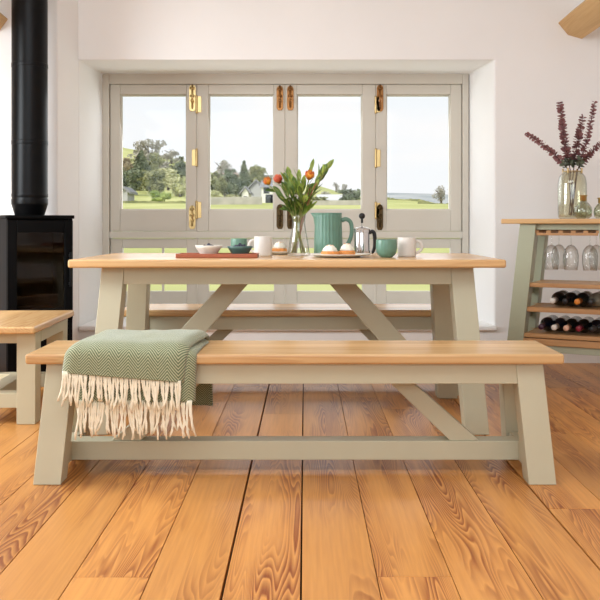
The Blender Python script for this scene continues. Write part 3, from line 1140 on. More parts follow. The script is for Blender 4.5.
RW, RD, RT = 0.43, 0.27, 0.945
rk = thing('wine_rack', 'sage painted oak-topped wine rack standing by the right wall', 'wine rack', rack_pt(0, 0), -TH)
MB().box(-.148, RW + .148, -.075, RD + .075, RT - .028, RT).build('top', M['oak'], rk, bevel=0.006, segs=3)
for sx in (0, 1):
    for sy in (0, 1):
        X0 = RW * sx
        dxb = (-.10, .10)[sx]
        Y0 = RD * sy
        h_ = .046
        zt = RT - .028
        MB().hexa([(X0 + dxb - h_, Y0 - h_, 0), (X0 + dxb + h_, Y0 - h_, 0), (X0 + dxb + h_, Y0 + h_, 0), (X0 + dxb - h_, Y0 + h_, 0)],
                  [(X0 - h_, Y0 - h_, zt), (X0 + h_, Y0 - h_, zt), (X0 + h_, Y0 + h_, zt), (X0 - h_, Y0 + h_, zt)]).build('leg', M['sage_rack'], rk, bevel=0.003)


def half(z):
    return .10 * (1 - z / (RT - .028))


MB().box(.043, RW - .043, -.025, -.005, RT - .062, RT - .028).box(.043, RW - .043, RD + .005, RD + .025, RT - .07, RT - .028).build('top_rail', M['sage_rack'], rk, bevel=0.002)
for s in (0, 1):
    q = (-half(RT - .1), RW + half(RT - .1))[s]
    MB().box(q - .012, q + .012, .04, RD - .04, RT - .09, RT - .028).build('side_rail', M['sage_rack'], rk)
mb = MB()
for k in range(6):
    xk = .045 + k * .068
    mb.box(xk - .014, xk + .014, -.03, RD, RT - .082, RT - .066)
mb.box(.046, RW - .046, -.038, -.03, RT - .094, RT - .080)
mb.build('glass_holder', M['oak_shelf'], rk, bevel=0.002)
for (z1, z0) in ((.580, .556), (.440, .415), (.290, .268)):
    hw_ = half(z1)
    ob = MB().box(-hw_ + .042, RW + hw_ - .042, -.035, RD + .035, z0, z1).build('shelf', M['oak_shelf'], rk, bevel=0.003)
    if z1 < .45:
        # notched bottle rests along the front and back
        for yy in (.0, RD - .02):
            pts = []
            xs0, xs1 = -hw_ + .02, RW + hw_ - .02
            MB().box(xs0, xs1, yy - .035 + .002, yy - .02, z1, z1 + .003).build('bottle_rest', M['oak_shelf'], rk, bevel=0.002)
hw_ = half(.2)
MB().box(-hw_ + .02, RW + hw_ - .02, -.045, RD + .035, .228, .264).build('bottom_board', M['oak_shelf'], rk, bevel=0.003)
MB().box(-hw_ + .03, RW + hw_ - .03, -.03, -.005, .188, .228).box(-hw_ + .03, RW + hw_ - .03, RD + .005, RD + .03, .188, .228).build('bottom_rail', M['sage_rack'], rk, bevel=0.002)
for s in (0, 1):
    for zz in (.556, .415):
        q = (-half(zz), RW + half(zz))[s]
        MB().box(q - .012, q + .012, .04, RD - .04, zz - .05, zz).build('side_rail', M['sage_rack'], rk)


def bottle_proto(lx, z, cap, bodym, label, ly0=-.055, lab=None):
    t = thing('wine_bottle', label, 'bottle', rack_pt(lx, ly0, z + .0405), -TH)
    t.scale = (1.06, 1.06, 1.06)
    R_ = Matrix.Rotation(-PI / 2, 3, 'X')    # local z of the profile -> local +y
    MB().lathe([(0, .085), (.013, .085), (.0135, .02), (.0135, .085), (.016, .095), (.037, .145), (.0375, .16), (.0375, .30), (.034, .305), (0, .300)][0:1] + [(.0135, .075), (.0140, .095), (.022, .115), (.036, .145), (.0375, .16), (.0375, .30), (.034, .306), (0, .300)], M=R_, seg=24).build('bottle_body', bodym, t, smooth=True)
    MB().lathe([(0, 0), (.0135, 0), (.0150, .004), (.0150, .022), (.0142, .024), (.0146, .082), (.0, .084)], M=R_, seg=20).build('capsule', cap, t, smooth=True)
    if lab:
        MB().lathe([(.0379, .175), (.0381, .176), (.0381, .262), (.0379, .263)], M=R_, seg=24).build('paper_label', lab, t, smooth=True)
    return t


BOT = {
    'dark': flat('dark_bottle_glass', srgb(24, 26, 24), 0.12, var=0.05),
    'navy': flat('blue_black_bottle_glass', srgb(24, 26, 38), 0.12, var=0.05),
    'clear': flat('pale_bottle_glass', srgb(150, 146, 128), 0.15, var=0.05),
}
CAP = {k: flat('capsule_' + k, c, 0.35, 0.0, 0.04) for k, c in {
    'white': srgb(224, 218, 208), 'orange': srgb(216, 132, 48), 'black': srgb(22, 22, 26), 'pink': srgb(222, 176, 150), 'red': srgb(126, 26, 44), 'purple': srgb(66, 32, 52)}.items()}
LAB = flat('cream_paper_label', srgb(196, 188, 174), 0.8)
z_s2, z_s3 = .443, .293
for xp, cap, bm_, lab, lb in (
        (552.5, 'white', 'dark', LAB, 'white-capped dark wine bottle at the left of the upper bottle shelf'),
        (565.0, 'black', 'dark', None, 'black-capped wine bottle beside the white-capped one, upper bottle shelf'),
        (577.0, 'orange', 'dark', LAB, 'orange-capped dark wine bottle on the upper bottle shelf'),
        (590.5, 'black', 'clear', LAB, 'pale glass wine bottle right of the orange-capped one')):
    bottle_proto(rack_lx(xp, -.05), z_s2, CAP[cap], BOT[bm_], lb, lab=lab)
for xp, cap, bm_, lab, lb in (
        (541.0, 'purple', 'navy', None, 'purple-capped dark wine bottle at the left of the lower bottle shelf'),
        (554.0, 'white', 'navy', None, 'white-capped navy wine bottle on the lower bottle shelf'),
        (566.0, 'pink', 'dark', None, 'pale pink-capped wine bottle on the lower bottle shelf'),
        (578.5, 'red', 'dark', None, 'red-capped wine bottle on the lower bottle shelf'),
        (591.5, 'black', 'navy', None, 'black-capped wine bottle at the right of the lower bottle shelf')):
    bottle_proto(rack_lx(xp, -.05), z_s3, CAP[cap], BOT[bm_], lb, lab=lab)

# hanging wine glasses (upside down)
GZ = RT - .066
gp = None
for xp, ly, lb in ((551.5, .02, 'leftmost hanging wine glass, front row under the rack top'),
                   (559.0, .13, 'hanging wine glass just behind the leftmost one'),
                   (571.0, .03, 'middle hanging wine glass with nothing directly beside it'),
                   (590.0, .02, 'front wine glass of the hanging pair at the right'),
                   (596.5, .12, 'rear wine glass of the hanging pair at the right')):
    if gp is None:
        gp = thing('wine_glass', lb, 'glass', rack_pt(rack_lx(xp, ly), ly, GZ), -TH, 'wine glasses hanging from the rack')
        MB().lathe([(0, .006), (.033, .001), (.034, .003), (.006, .007), (.0035, .012), (.003, .03), (.003, .075), (.006, .082)] , M=Matrix.Scale(1, 3), seg=24).build('stem', M['glassware'], gp, smooth=True)
        gp.children[0].data.transform(Matrix.Scale(-1, 4, Vector((0, 0, 1))))
        gp.children[0].data.flip_normals()
        gp.children[0].data.transform(Matrix.Translation((0, 0, .008)))
        MB().lathe([(.004, -.072), (.018, -.078), (.034, -.098), (.041, -.126), (.040, -.162), (.034, -.200), (.0332, -.200), (.0392, -.162), (.0398, -.126), (.033, -.099), (.017, -.0795), (.0, -.0745)], seg=28).build('bowl', M['glassware'], gp, smooth=True)
        gp.scale = (1.05, 1.05, 1.12)
    else:
        dup(gp, rack_pt(rack_lx(xp, ly), ly, GZ), None, lb)


# ------------------------------------------------------------------ glass vases and eucalyptus on the rack
def at_rack(xp, ly):
    return rack_pt(rack_lx(xp, ly), ly, RT)


vp = at_rack(572.3, .17)
sv = F / vp.y
v = thing('glass_vase', 'tall pale green glass vase with clipped neck holding eucalyptus', 'vase', vp)
hv_ = .278
MB().lathe([(0, .002), (.070, .002), (.078, .010), (.081, .03), (.0815, hv_ - .075), (.074, hv_ - .035), (.058, hv_ - .012), (.052, hv_ - .004), (.053, hv_), (.049, hv_), (.049, hv_ - .006), (.056, hv_ - .016), (.071, hv_ - .037), (.078, hv_ - .077), (.0775, .03), (.072, .013), (0, .010)], seg=40).build('vessel', M['green_glass'], v, smooth=True)
MB().lathe([(.0535, hv_ - .004), (.0555, hv_ - .003), (.0555, hv_ + .000), (.0535, hv_ + .001)], seg=32, closed=True).build('neck_wire', M['brass'], v, smooth=True)
for a in (-2.3, -.75, .8, 2.4):
    MB().box(-.004, .004, -.004, .004, -.014, .016).build('clip', M['brass'], v, bevel=.001, loc=(.058 * math.cos(a), .058 * math.sin(a), hv_))
for xp, ly, dia, hh, lb in ((583.2, .075, .100, .135, 'small squat smoky glass bottle in front of the tall vase'), (601.5, .07, .086, .118, 'smaller squat smoky glass bottle at the right edge')):
    p = at_rack(xp, ly)
    t = thing('glass_bottle', lb, 'bottle', p)
    r_ = dia / 2
    q = hh
    MB().lathe([(0, .002), (r_ * .6, .002), (r_ * .9, .014), (r_, q * .3), (r_ * .93, q * .48), (r_ * .6, q * .65), (.017, q * .73), (.0165, q * .9), (.0145, q * .9), (.015, q * .73), (r_ * .56, q * .635), (r_ * .87, q * .47), (r_ * .94, q * .3), (r_ * .84, .018), (0, .008)], seg=48, flute=(16, .015)).build('vessel', M['olive_glass'], t, smooth=True)
    MB().lathe([(.0172, q * .74), (.019, q * .76), (.0185, q * .93), (.024, q * .98), (.0245, q), (.016, q), (.016, q * .76)], seg=28, closed=True).build('brass_neck', M['brass'], t, smooth=True)

re_ = random.Random(11)
stems = [((526.5, 134), -.02, 16, 'eucalyptus stem leaning far left out of the tall vase'),
         ((560, 103.5), .00, 22, 'tall dense eucalyptus stem left of centre in the vase'),
         ((583, 117), .03, 18, 'dense upright eucalyptus stem right of centre in the vase'),
         ((594.5, 102.5), -.03, 20, 'tallest thin eucalyptus stem with a red tip leaf'),
         ((604, 141), .02, 16, 'short eucalyptus stem leaning right out of the frame')]
for k, ((tx_, ty_), dy, nl, lb) in enumerate(stems):
    tip = px(tx_, ty_, vp.y + dy)
    t = thing('eucalyptus_stem', lb, 'plant', vp)
    foot = Vector((re_.uniform(-.03, .03), re_.uniform(-.03, .03), .02))
    neck = Vector(((-.024, -.012, .012, .026, .03)[k], dy * .5, hv_ + .005))
    tip_l = tip - vp
    mid = neck.lerp(tip_l, .5) + Vector((0, 0, .03 if k in (0, 4) else .0)) + Vector(((.012, -.012, -.012, .018, 0)[k], 0, 0))
    P = [foot, foot.lerp(neck, .6) + Vector((0, 0, 0)), neck]
    for q in range(1, 15):
        s_ = q / 14
        P.append(neck * (1 - s_) ** 2 + mid * 2 * s_ * (1 - s_) + tip_l * s_ * s_)
    MB().tube(P, [.0028] * 3 + [.0026 - .0018 * q / 14 for q in range(1, 15)], 6).build('stalk', M['twig'], t, smooth=True)
    for which in ('plum', 'green'):
        mb = MB()
        cnt = 0
        for q in range(nl * 2):
            s_ = .07 + .93 * q / (nl * 2 - 1)
            isg = s_ < .17
            if isg != (which == 'green'):
                continue
            c = neck * (1 - s_) ** 2 + mid * 2 * s_ * (1 - s_) + tip_l * s_ * s_
            d = ((mid - neck) * (1 - s_) + (tip_l - mid) * s_).normalized()
            sz_ = (.032 if k in (1, 2) else .026) * (1.05 - .40 * s_)
            for sgn in (-1, 1):
                ang = q * 1.35 + (0 if sgn > 0 else PI) + re_.uniform(-.3, .3)
                o1 = d.orthogonal().normalized()
                o2 = d.cross(o1)
                out = (o1 * math.cos(ang) + o2 * math.sin(ang) + d * .45).normalized()
                nrm = (d * .7 - out * .3 + Vector((re_.uniform(-.5, .5), re_.uniform(-1.3, .1), re_.uniform(-.5, .5)))).normalized()
                mb.blade(c, out, nrm, sz_ * 1.15, sz_ * 1.05, .15, 5, .12)
                cnt += 1
        if cnt:
            mb.build('leaves', M['euc'] if which == 'plum' else M['euc_green'], t, solid=.0006)
        else:
            mb.bm.free()

# ================================================================== ON THE TABLE
TZ = 0.760
# tray
ty0, ty1 = 3.945, 4.095
tx0, tx1 = (175.5 - U0) / (F / ty0), (257.3 - U0) / (F / ty0)
tc_ = Vector(((tx0 + tx1) / 2, (ty0 + ty1) / 2, TZ))
tr = MB()
hx_, hy_ = (tx1 - tx0) / 2, (ty1 - ty0) / 2
tr.box(-hx_ + .006, hx_ - .006, -hy_ + .006, hy_ - .006, 0, .006)
for (a, b_) in (((-hx_, -hy_), (hx_, -hy_ + .008)), ((-hx_, hy_ - .008), (hx_, hy_)), ((-hx_, -hy_ + .008), (-hx_ + .008, hy_ - .008)), ((hx_ - .008, -hy_ + .008), (hx_, hy_ - .008))):
    tr.box(a[0], b_[0], a[1], b_[1], 0.001, .019)
tag(tr.build('serving_tray', M['terracotta'], bevel=.002, loc=tc_), 'long terracotta serving tray holding two bowls of berries', 'tray')


def bowl(xp, Y, dia, hh, z, mat, name, label, cat='bowl', flute=None):
    p = Vector(((xp - U0) * Y / F, Y, z))
    r = dia / 2
    t = MB().lathe([(0, 0), (r * .5, 0), (r * .52, .004), (r * .62, hh * .2), (r * .9, hh * .75), (r, hh), (r * .965, hh * 1.01), (r * .86, hh * .75), (r * .58, hh * .28), (0, hh * .16)], seg=40, flute=flute).build(name, mat, smooth=True, loc=p)
    return tag(t, label, cat)


BY = 4.02
bowl(208.7, BY, .128, .050, TZ + .006, M['cream_pot'], 'bowl', 'cream speckled bowl of blueberries on the tray')
bowl(240.0, BY, .120, .046, TZ + .006, M['teal_dark'], 'bowl', 'dark teal bowl of blueberries on the tray')
rb = random.Random(5)
proto = None
for (xc_, who) in ((208.7, 'blueberry heaped in the cream bowl'), (240.0, 'blueberry heaped in the dark teal bowl')):
    bx_ = (xc_ - U0) * BY / F
    n_ = 0
    for ring_, cnt, zz in ((.036, 11, .036), (.019, 6, .044), (0.0, 1, .053)):
        for k in range(cnt):
            a = 2 * PI * k / cnt + rb.uniform(-.15, .15)
            p = (bx_ + ring_ * math.cos(a), BY + ring_ * math.sin(a), TZ + .006 + zz + rb.uniform(-.001, .003))
            if proto is None:
                b_ = MB()
                b_.lathe([(0, -.0078), (.004, -.0066), (.0072, -.003), (.0080, .001), (.0068, .0048), (.0042, .0070), (.0034, .0078), (.0022, .0058), (0, .0055)], seg=14)
                proto = b_.build('blueberry', M['berry'], smooth=True, loc=p)
                tag(proto, who, 'berry', who.replace('blueberry', 'blueberries'))
            else:
                c = proto.copy(); COL.objects.link(c); c.location = p
                c['label'] = who; c['group'] = who.replace('blueberry', 'blueberries')
                c.rotation_euler = (rb.uniform(-.9, .9), rb.uniform(-.9, .9), 0)


def cup(xp, Y, dia, hh, mat, name, label, cat, prof='mug', handle=None, flute=None):
    p = Vector(((xp - U0) * Y / F, Y, TZ))
    t = thing(name, label, cat, p)
    r = dia / 2
    if prof == 'mug':
        pr = [(0, 0), (r * .9, 0), (r * .97, .004), (r, .012), (r * .985, hh * .6), (r * .97, hh - .002), (r * .95, hh), (r * .93, hh - .003), (r * .93, .012), (0, .008)]
    else:
        pr = [(0, 0), (r * .50, 0), (r * .58, .003), (r * .80, hh * .14), (r * .95, hh * .34), (r, hh * .56), (r * .99, hh * .8), (r * .965, hh - .002), (r * .95, hh), (r * .93, hh - .002), (r * .94, hh * .6), (r * .88, hh * .34), (r * .7, hh * .16), (0, hh * .08)]
    MB().lathe(pr, seg=64, flute=flute).build('body', mat, t, smooth=True)
    if handle:
        s, x0h = handle
        P = []
        for k in range(11):
            a = -PI / 2 + PI * k / 10
            P.append((s * (r * .955 + x0h * math.cos(a)), 0, hh * .52 + hh * .30 * math.sin(a)))
        MB().tube(P, .0052, 10, flat=1.3, fine=2).build('handle', mat, t, smooth=True)
    return t


cup(263.0, 4.19, .088, .096, M['mug'], 'mug', 'off-white straight mug left of the flower vase, handle to the left', 'mug', 'mug', (-1, .026))
cup(406.8, 4.10, .088, .092, M['mug'], 'mug', 'off-white straight mug at the right end, handle to the right', 'mug', 'mug', (1, .030))
cup(386.5, 4.02, .098, .083, M['teal'], 'beaker', 'round-bellied teal beaker between the cafetiere and the right mug', 'cup', 'tumbler', None, (20, .012))
cup(239.0, 4.33, .082, .083, M['teal'], 'beaker', 'teal beaker standing behind the dark teal bowl', 'cup', 'tumbler', None, (20, .012))


# plates with pastries
def plate(xp, Y, dia, label):
    p = Vector(((xp - U0) * Y / F, Y, TZ))
    r = dia / 2
    t = MB().lathe([(0, 0), (r * .6, 0), (r * .65, .003), (r * .92, .010), (r, .015), (r * .985, .017), (r * .9, .0125), (r * .62, .006), (0, .005)], seg=48).build('plate', M['cream_pot'], smooth=True, loc=p)
    tag(t, label, 'plate')
    return p


def pastry(xp, Y, dia, zt_, label):
    p = Vector(((xp - U0) * Y / F, Y, TZ + .0058))
    t = thing('pastry', label, 'pastry', p, rb.uniform(0, 3))
    r = dia / 2
    hh = zt_ - TZ - .006
    MB().lathe([(0, 0), (r * .8, 0), (r * .98, hh * .12), (r, hh * .3), (r * .9, hh * .42), (0, hh * .42)], seg=40, flute=(9, .05)).build('pastry_base', M['pastry'], t, smooth=True)
    MB().lathe([(0, hh * .42), (r * .78, hh * .42), (r * .86, hh * .52), (r * .72, hh * .62), (r * .74, hh * .68), (r * .52, hh * .82), (r * .5, hh * .87), (r * .22, hh * .98), (0, hh)], seg=36, flute=(7, .05)).build('cream_topping', M['icing'], t, smooth=True)
    mb_ = MB()
    for k in range(5):
        a = k * 1.3
        mb_.ball((r * .3 * math.cos(a), r * .3 * math.sin(a), hh * .93), .0035, 6)
    mb_.build('crumbs', M['pastry'], t, smooth=True)


plate(340.5, 4.045, .283, 'large cream plate with two cream pastries in front of the jug')
pastry(330.0, 4.02, .082, .819, 'left cream-topped pastry on the large plate')
pastry(346.8, 4.05, .078, .825, 'right cream-topped pastry on the large plate')
plate(279.3, 4.42, .125, 'small cream plate behind the left mug')
pastry(279.5, 4.42, .078, .826, 'cream-topped pastry on the small plate behind the vase')

# jug
JY = 4.47
t = thing('jug', 'tall teal fluted jug right of the flower vase', 'jug', ((328.3 - U0) * JY / F, JY, TZ))
r = .073
hj = .212
b_ = MB()
prof = [(0, 0), (r * .95, 0), (r, .006), (r * .985, hj * .3), (r * .95, hj * .7), (r * .93, hj * .9), (r * .95, hj), (r * .91, hj), (r * .88, hj * .9), (r * .90, hj * .7), (r * .93, .02), (0, .012)]
b_.lathe(prof, seg=144, flute=(24, .014))
for v_ in b_.bm.verts:       # pull the rim out into a pouring lip on the left
    if v_.co.z > hj * .72:
        f_ = (v_.co.z - hj * .72) / (hj * .28)
        ang = math.atan2(v_.co.y, -v_.co.x)
        if abs(ang) < .5:
            v_.co.x -= .022 * f_ * f_ * math.cos(ang / .5 * PI / 2)
b_.build('body', M['teal'], t, smooth=True)
P = [(r * .93, 0, hj * .82), (r * 1.25, 0, hj * .85), (r * 1.56, 0, hj * .78), (r * 1.66, 0, hj * .6), (r * 1.58, 0, hj * .4), (r * 1.3, 0, hj * .22), (r * .95, 0, hj * .18)]
MB().tube(P, [.009, .0085, .008, .008, .008, .0085, .009], 12, flat=1.3, fine=5).build('handle', M['teal'], t, smooth=True)

# cafetiere
CY = 4.36
t = thing('cafetiere', 'polished steel cafetiere with black knob and handle', 'cafetiere', ((362.0 - U0) * CY / F, CY, TZ))
r = .0405
hc = .132
MB().lathe([(0, .001), (r * .93, .001), (r * .955, .004), (r * .955, hc - .006), (0, hc - .006)], seg=48).build('body', M['steel'], t, smooth=True).modifiers.new('n', 'WEIGHTED_NORMAL')
for z0_, z1_ in ((0.0, .022), (hc - .020, hc - .004)):
    MB().lathe([(r * .965, z0_), (r * 1.0, z0_), (r * 1.0, z1_), (r * .965, z1_)], seg=40, closed=True).build('steel_band', M['steel'], t)
MB().lathe([(0, hc + .012), (.006, hc + .012), (.010, hc + .009), (r * .8, hc + .004), (r * 1.06, hc - .001), (r * 1.06, hc - .004), (0, hc - .004)], seg=36).build('lid', M['steel'], t, smooth=True)
pr_ = MB().tube([(0, 0, .06), (0, 0, .185)], .0026, 8).lathe([(0, .083), (r * .86, .083), (r * .86, .087), (0, .087)], seg=28).build('plunger', M['steel'], t, smooth=False)
MB().ball((0, 0, .195), .0160, 14).lathe([(.005, .160), (.006, .162), (.006, .183), (.004, .186)], seg=14).build('knob', M['black'], pr_, smooth=True)
P = [(r * .98, 0, hc * .80), (r * 1.22, 0, hc * .90), (r * 1.50, 0, hc * .82), (r * 1.60, 0, hc * .58), (r * 1.55, 0, hc * .30), (r * 1.36, 0, hc * .12), (r * 1.2, 0, hc * .08)]
MB().tube(P, [.008, .011, .0125, .012, .011, .010, .007], 12, flat=.8, fine=5).build('handle', M['black'], t, smooth=True)

# flower vase
VY = 4.27
VP = Vector(((298.8 - U0) * VY / F, VY, TZ))
sV = F / VY
t = thing('glass_vase', 'clear flared glass vase of orange roses in the middle of the table', 'vase', VP)
hv2 = .205
MB().lathe([(0, .001), (.050, .001), (.0535, .006), (.053, .016), (.047, .06), (.037, .115), (.031, .155), (.0315, .178), (.0365, hv2), (.0345, hv2), (.0298, .178), (.0292, .155), (.035, .115), (.045, .06), (.0505, .016), (.046, .011), (0, .010)], seg=44).build('vessel', M['glassware'], t, smooth=True)

rl = random.Random(21)


def stem_path(tip, bend=.0):
    a = rl.uniform(0, 2 * PI)
    foot = Vector((-.6 * tip.x / max(.001, abs(tip.x)) * rl.uniform(.02, .06), .026 * math.sin(a), .014))
    neck = Vector((max(-.022, min(.022, tip.x * .25)), rl.uniform(-.018, .018), .17))
    P = [foot, foot.lerp(neck, .5), neck]
    mid = neck.lerp(tip, .5) + Vector((-tip.x * .12, 0, .02 + bend))
    for q in range(1, 9):
        s_ = q / 8
        P.append(neck * (1 - s_) ** 2 + mid * 2 * s_ * (1 - s_) + tip * s_ * s_)
    return P


def rose(xp, yp, Y, mat, label, r0=.020, face=None):
    tip = px(xp, yp, Y) - VP
    t = thing('rose', label, 'flower', VP)
    P = stem_path(tip - Vector((0, 0, .012)))
    MB().tube(P, .0022, 7).build('stalk', M['stalk'], t, smooth=True)
    d = (P[-1] - P[-3]).normalized()
    ax = (d + Vector((0, -.45, .3))).normalized()
    Q = ax.to_track_quat('Z', 'Y').to_matrix()
    bl = MB()
    for ring_, cnt, rad, hgt, open_ in ((0, 4, .30, 1.36, -.06), (1, 5, .52, 1.30, .02), (2, 5, .72, 1.16, .10), (3, 5, .84, .92, .40)):
        for k in range(cnt):
            a0 = 2 * PI * (k + .37 * ring_) / cnt
            wv = 2 * PI / cnt * .66
            grid = []
            for i in range(5):
                row = []
                for j in range(5):
                    v_ = i / 4
                    u_ = (j / 4 - .5) * 2
                    ww = wv * (math.sin(PI * (.22 + .60 * v_)))
                    a1 = a0 + u_ * ww
                    rr = r0 * rad * (.28 + .80 * math.sin((.08 + .84 * v_) * PI) ** .6) + r0 * open_ * v_ * v_
                    zz = r0 * hgt * (-.75 + 1.75 * v_ - .18 * u_ * u_ * v_)
                    row.append(bl.bm.verts.new(tip + Q @ Vector((rr * math.cos(a1), rr * math.sin(a1), zz))))
                grid.append(row)
            for i in range(4):
                for j in range(4):
                    bl.bm.faces.new([grid[i][j], grid[i][j + 1], grid[i + 1][j + 1], grid[i + 1][j]])
    bl.build('bloom', mat, t, smooth=True, solid=.0007)
    sp = MB()
    for k in range(5):
        a = 2 * PI * k / 5
        sp.blade(tip + Q @ Vector((.004 * math.cos(a), .004 * math.sin(a), -r0 * .85)), Q @ Vector((math.cos(a), math.sin(a), .7)), Q @ Vector((-math.cos(a), -math.sin(a), 1)), r0 * 1.2, r0 * .5, .1)
    sp.build('sepals', M['leaf_dark'], t, solid=.0006)
    for k in range(3):
        s_ = 4 + k * 2
        base = P[s_]
        a = rl.uniform(0, 2 * PI)
        MB().blade(base, Vector((math.cos(a), -.4 + .3 * math.sin(a), .35)), Vector((0, -.6, .8)), rl.uniform(.045, .065), .028, .25, 7).build('leaf', M['leaf_dark'], t, solid=.0006)
    return t


rose(267.6, 181.5, 4.20, M['rose_yellow'], 'amber rose at the far left of the bouquet', .0185)
rose(278.3, 179.5, 4.27, M['rose_red'], 'coral rose half hidden by leaves in the bouquet', .021)
rose(309.5, 175.5, 4.24, M['rose'], 'bright orange rose at the right of the bouquet', .022)


def greenery(xp, yp, Y, label, leaves, mat='leaf', red=False, wid=.03):
    tip = px(xp, yp, Y) - VP
    t = thing('leafy_stem', label, 'foliage', VP)
    P = stem_path(tip)
    MB().tube(P, [.0026] * (len(P) - 1) + [.0012], 7).build('stalk', M['stalk_red'] if red else M['stalk'], t, smooth=True)
    n_ = len(P)
    for k in range(leaves):
        s_ = 3 + int((n_ - 4) * k / max(1, leaves - 1))
        base = P[s_]
        d = (P[min(s_ + 1, n_ - 1)] - P[s_ - 1]).normalized()
        a = k * 2.4 + rl.uniform(-.4, .4)
        o1 = d.orthogonal().normalized(); o2 = d.cross(o1)
        side = o1 * math.cos(a) + o2 * math.sin(a)
        last = k == leaves - 1
        dirn = d if last else (d * 1.4 + side * .62)
        nrm = (side * -1 + d * .3 + Vector((0, -.7, .2))) if not last else Vector((0, -1, .2))
        L_ = rl.uniform(.06, .085) * (1.0 if not last else .9)
        m_ = M[mat] if rl.random() < .65 else M['leaf_dark']
        if last:
            base = base - d * L_ * .75
        MB().blade(base, dirn, nrm, L_, wid * rl.uniform(.8, 1.1), rl.uniform(.02, .2), 8).build('leaf', m_, t, solid=.0006)
    return t


greenery(332, 161.5, 4.27, 'long leafy stem reaching to the upper right of the bouquet', 6, wid=.020)
greenery(327, 170, 4.33, 'narrow-leaved stem just below the upper right one', 5, wid=.016, mat='leaf_dark', red=True)
greenery(313, 161, 4.34, 'upright stem behind the bright orange rose', 5, wid=.022)
greenery(288, 169, 4.24, 'broad-leaved upright stem above the coral rose', 6, wid=.028)
greenery(299, 172, 4.30, 'central upright leafy stem of the bouquet', 6, wid=.026)
greenery(304, 178, 4.20, 'front leafy stem below the bright orange rose', 6, wid=.026)
greenery(275, 188, 4.26, 'dark leafy stem leaning left below the amber rose', 6, mat='leaf_dark', wid=.026)
greenery(283, 184, 4.19, 'dark leafy stem at the front left of the bouquet', 6, mat='leaf_dark', wid=.028)
greenery(317, 182, 4.22, 'reddish-stalked leafy stem leaning right in the bouquet', 5, red=True, wid=.018)
greenery(306, 196, 4.17, 'short drooping leafy stem over the vase rim', 4, wid=.026)
greenery(294, 180, 4.22, 'broad leafy stem in the heart of the bouquet', 6, wid=.028)
greenery(301, 186, 4.16, 'drooping leafy stem at the front right of the bouquet', 6, wid=.026)
greenery(280, 196, 4.20, 'low dark leafy stem spreading left over the vase', 5, mat='leaf_dark', wid=.028)
greenery(324, 166, 4.29, 'narrow upright stem beside the upper right one', 6, wid=.018)
greenery(329, 163, 4.25, 'narrow pale-tipped stem in front of the upper right one', 6, wid=.018)
greenery(311, 186, 4.25, 'leafy stem between the orange rose and the jug', 6, wid=.026, red=True)
greenery(285, 175, 4.31, 'leafy stem rising behind the coral rose', 6, wid=.026)
greenery(291, 190, 4.18, 'short leafy stem in the front middle of the bouquet', 5, mat='leaf_dark', wid=.028)

# ================================================================== THROW
thr = thing('throw_blanket', 'green herringbone wool throw with cream fringe draped over the front bench', 'blanket', (0, 0, 0))
rt = random.Random(9)


def cloth(path, xl, xr, th, seed, nx=48, slope=0.0):
    """sheet following a Y-Z path; xl, xr: left/right X as functions of arc fraction; returns mesh builder with uv"""
    pts = []
    for a, b_ in zip(path, path[1:]):
        for k in range(10):
            t_ = k / 10
            pts.append(Vector((0, a[0] + (b_[0] - a[0]) * t_, a[1] + (b_[1] - a[1]) * t_)))
    pts.append(Vector((0, path[-1][0], path[-1][1])))
    for _ in range(14):          # round the bends
        q = [p.copy() for p in pts]
        for i in range(1, len(pts) - 1):
            q[i] = (pts[i - 1] + pts[i] * 2 + pts[i + 1]) / 4
        pts = q
    arc = [0.0]
    for a, b_ in zip(pts, pts[1:]):
        arc.append(arc[-1] + (b_ - a).length)
    tot = arc[-1]
    mb = MB()
    uvl = mb.bm.loops.layers.uv.new('UVMap')
    grid = []
    for i, p in enumerate(pts):
        f = arc[i] / tot
        d = (pts[min(i + 1, len(pts) - 1)] - pts[max(i - 1, 0)]).normalized()
        nrm = Vector((0, -d.z, d.y))
        row = []
        for k in range(nx + 1):
            g_ = k / nx
            X = xl(f) + (xr(f) - xl(f)) * g_
            w = noise.noise(Vector((X * 7 + seed, arc[i] * 6, seed))) * .006 + noise.noise(Vector((X * 22 + seed, arc[i] * 5, seed * 2))) * .0025
            edge = min(g_, 1 - g_)
            drop = -.018 * max(0, 1 - edge / .09) ** 2
            v_ = mb.bm.verts.new(p + Vector((X, 0, -slope * g_ * max(0, 1 - f / .16))) + nrm * (w + drop))
            row.append((v_, (X, arc[i])))
        grid.append(row)
    for i in range(len(grid) - 1):
        for k in range(nx):
            q = [grid[i][k], grid[i][k + 1], grid[i + 1][k + 1], grid[i + 1][k]]
            fc = mb.bm.faces.new([x[0] for x in q])
            for lp, x in zip(fc.loops, q):
                lp[uvl].uv = x[1]
    return mb


def lin(a, b_):
    return lambda f: a + (b_ - a) * f


BT = 0.455
FE = 3.245 - .1875      # front edge of the bench top
BE = 3.245 + .1875
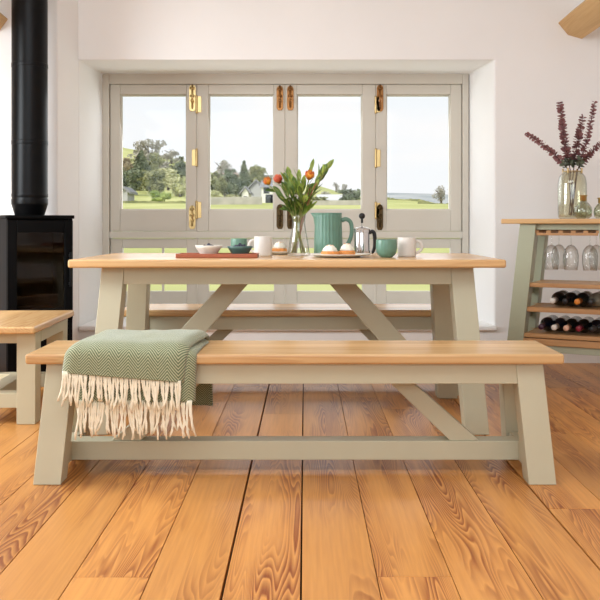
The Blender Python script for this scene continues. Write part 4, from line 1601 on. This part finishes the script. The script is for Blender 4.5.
# under layer: hangs lower in front, and far down behind
pathB = [(FE - .024, .292), (FE - .022, .40), (FE - .018, BT + .004), (FE + .02, BT + .017), (BE - .02, BT + .016), (BE + .018, BT - .01), (BE + .022, .30), (BE + .022, .195)]
oB = cloth(pathB, lambda f: -.80 + .005 * math.sin(f * 9), lambda f: -.388 + .02 * f, .012, 3.1).build('lower_fold', M['wool'], thr, smooth=True, recalc=False)
md = oB.modifiers.new('thickness', 'SOLIDIFY'); md.thickness = .012; md.offset = 0
# upper layer
pathA = [(FE - .044, .398), (FE - .042, .43), (FE - .038, BT + .016), (FE + .012, BT + .040), (3.18, BT + .042), (BE - .04, BT + .042), (BE + .034, BT + .020), (BE + .044, BT - .04), (BE + .044, .30)]


def xlA(f):
    return -.842 + .045 * min(1, f * 2.2)


oA = cloth(pathA, xlA, lambda f: -.424 + .040 * min(1, f * 2.0), .014, 8.4, slope=.034).build('upper_fold', M['wool'], thr, smooth=True, recalc=False)
md = oA.modifiers.new('thickness', 'SOLIDIFY'); md.thickness = .015; md.offset = 0


def tassels(x0, x1, n_, y0, ztop, length, slope):
    for k in range(n_):
        X = x0 + (x1 - x0) * (k + .5) / n_ + rt.uniform(-.002, .002)
        zt_ = ztop + .006 - slope * (k + .5) / n_
        L_ = length * rt.uniform(.82, 1.12)
        lean = rt.uniform(-.02, .02)
        yj = rt.uniform(-.006, .004)
        P = []
        ph = rt.uniform(0, 6)
        for q in range(7):
            s_ = q / 6
            P.append((X + lean * s_ * s_ + .0035 * math.sin(ph + s_ * 5) * s_, y0 + yj * s_ + .003 * math.cos(ph + s_ * 4) * s_, zt_ - L_ * s_))
        R = [.0038, .0036, .0040, .0034, .0040, .0036, .0026]
        mb_ = MB()
        mb_.tube(P, R, 6)
        P2 = [(p[0] + .0035 * math.sin(q * 1.9 + ph), p[1] - .0012, p[2]) for q, p in enumerate(P)]
        mb_.tube(P2, [q * .75 for q in R], 6)
        mb_.build('tassel', M['fringe'], thr, smooth=True)


tassels(-.842, -.428, 50, FE - .046, .398, .112, .034)
tassels(-.800, -.392, 48, FE - .026, .292, .124, .0)
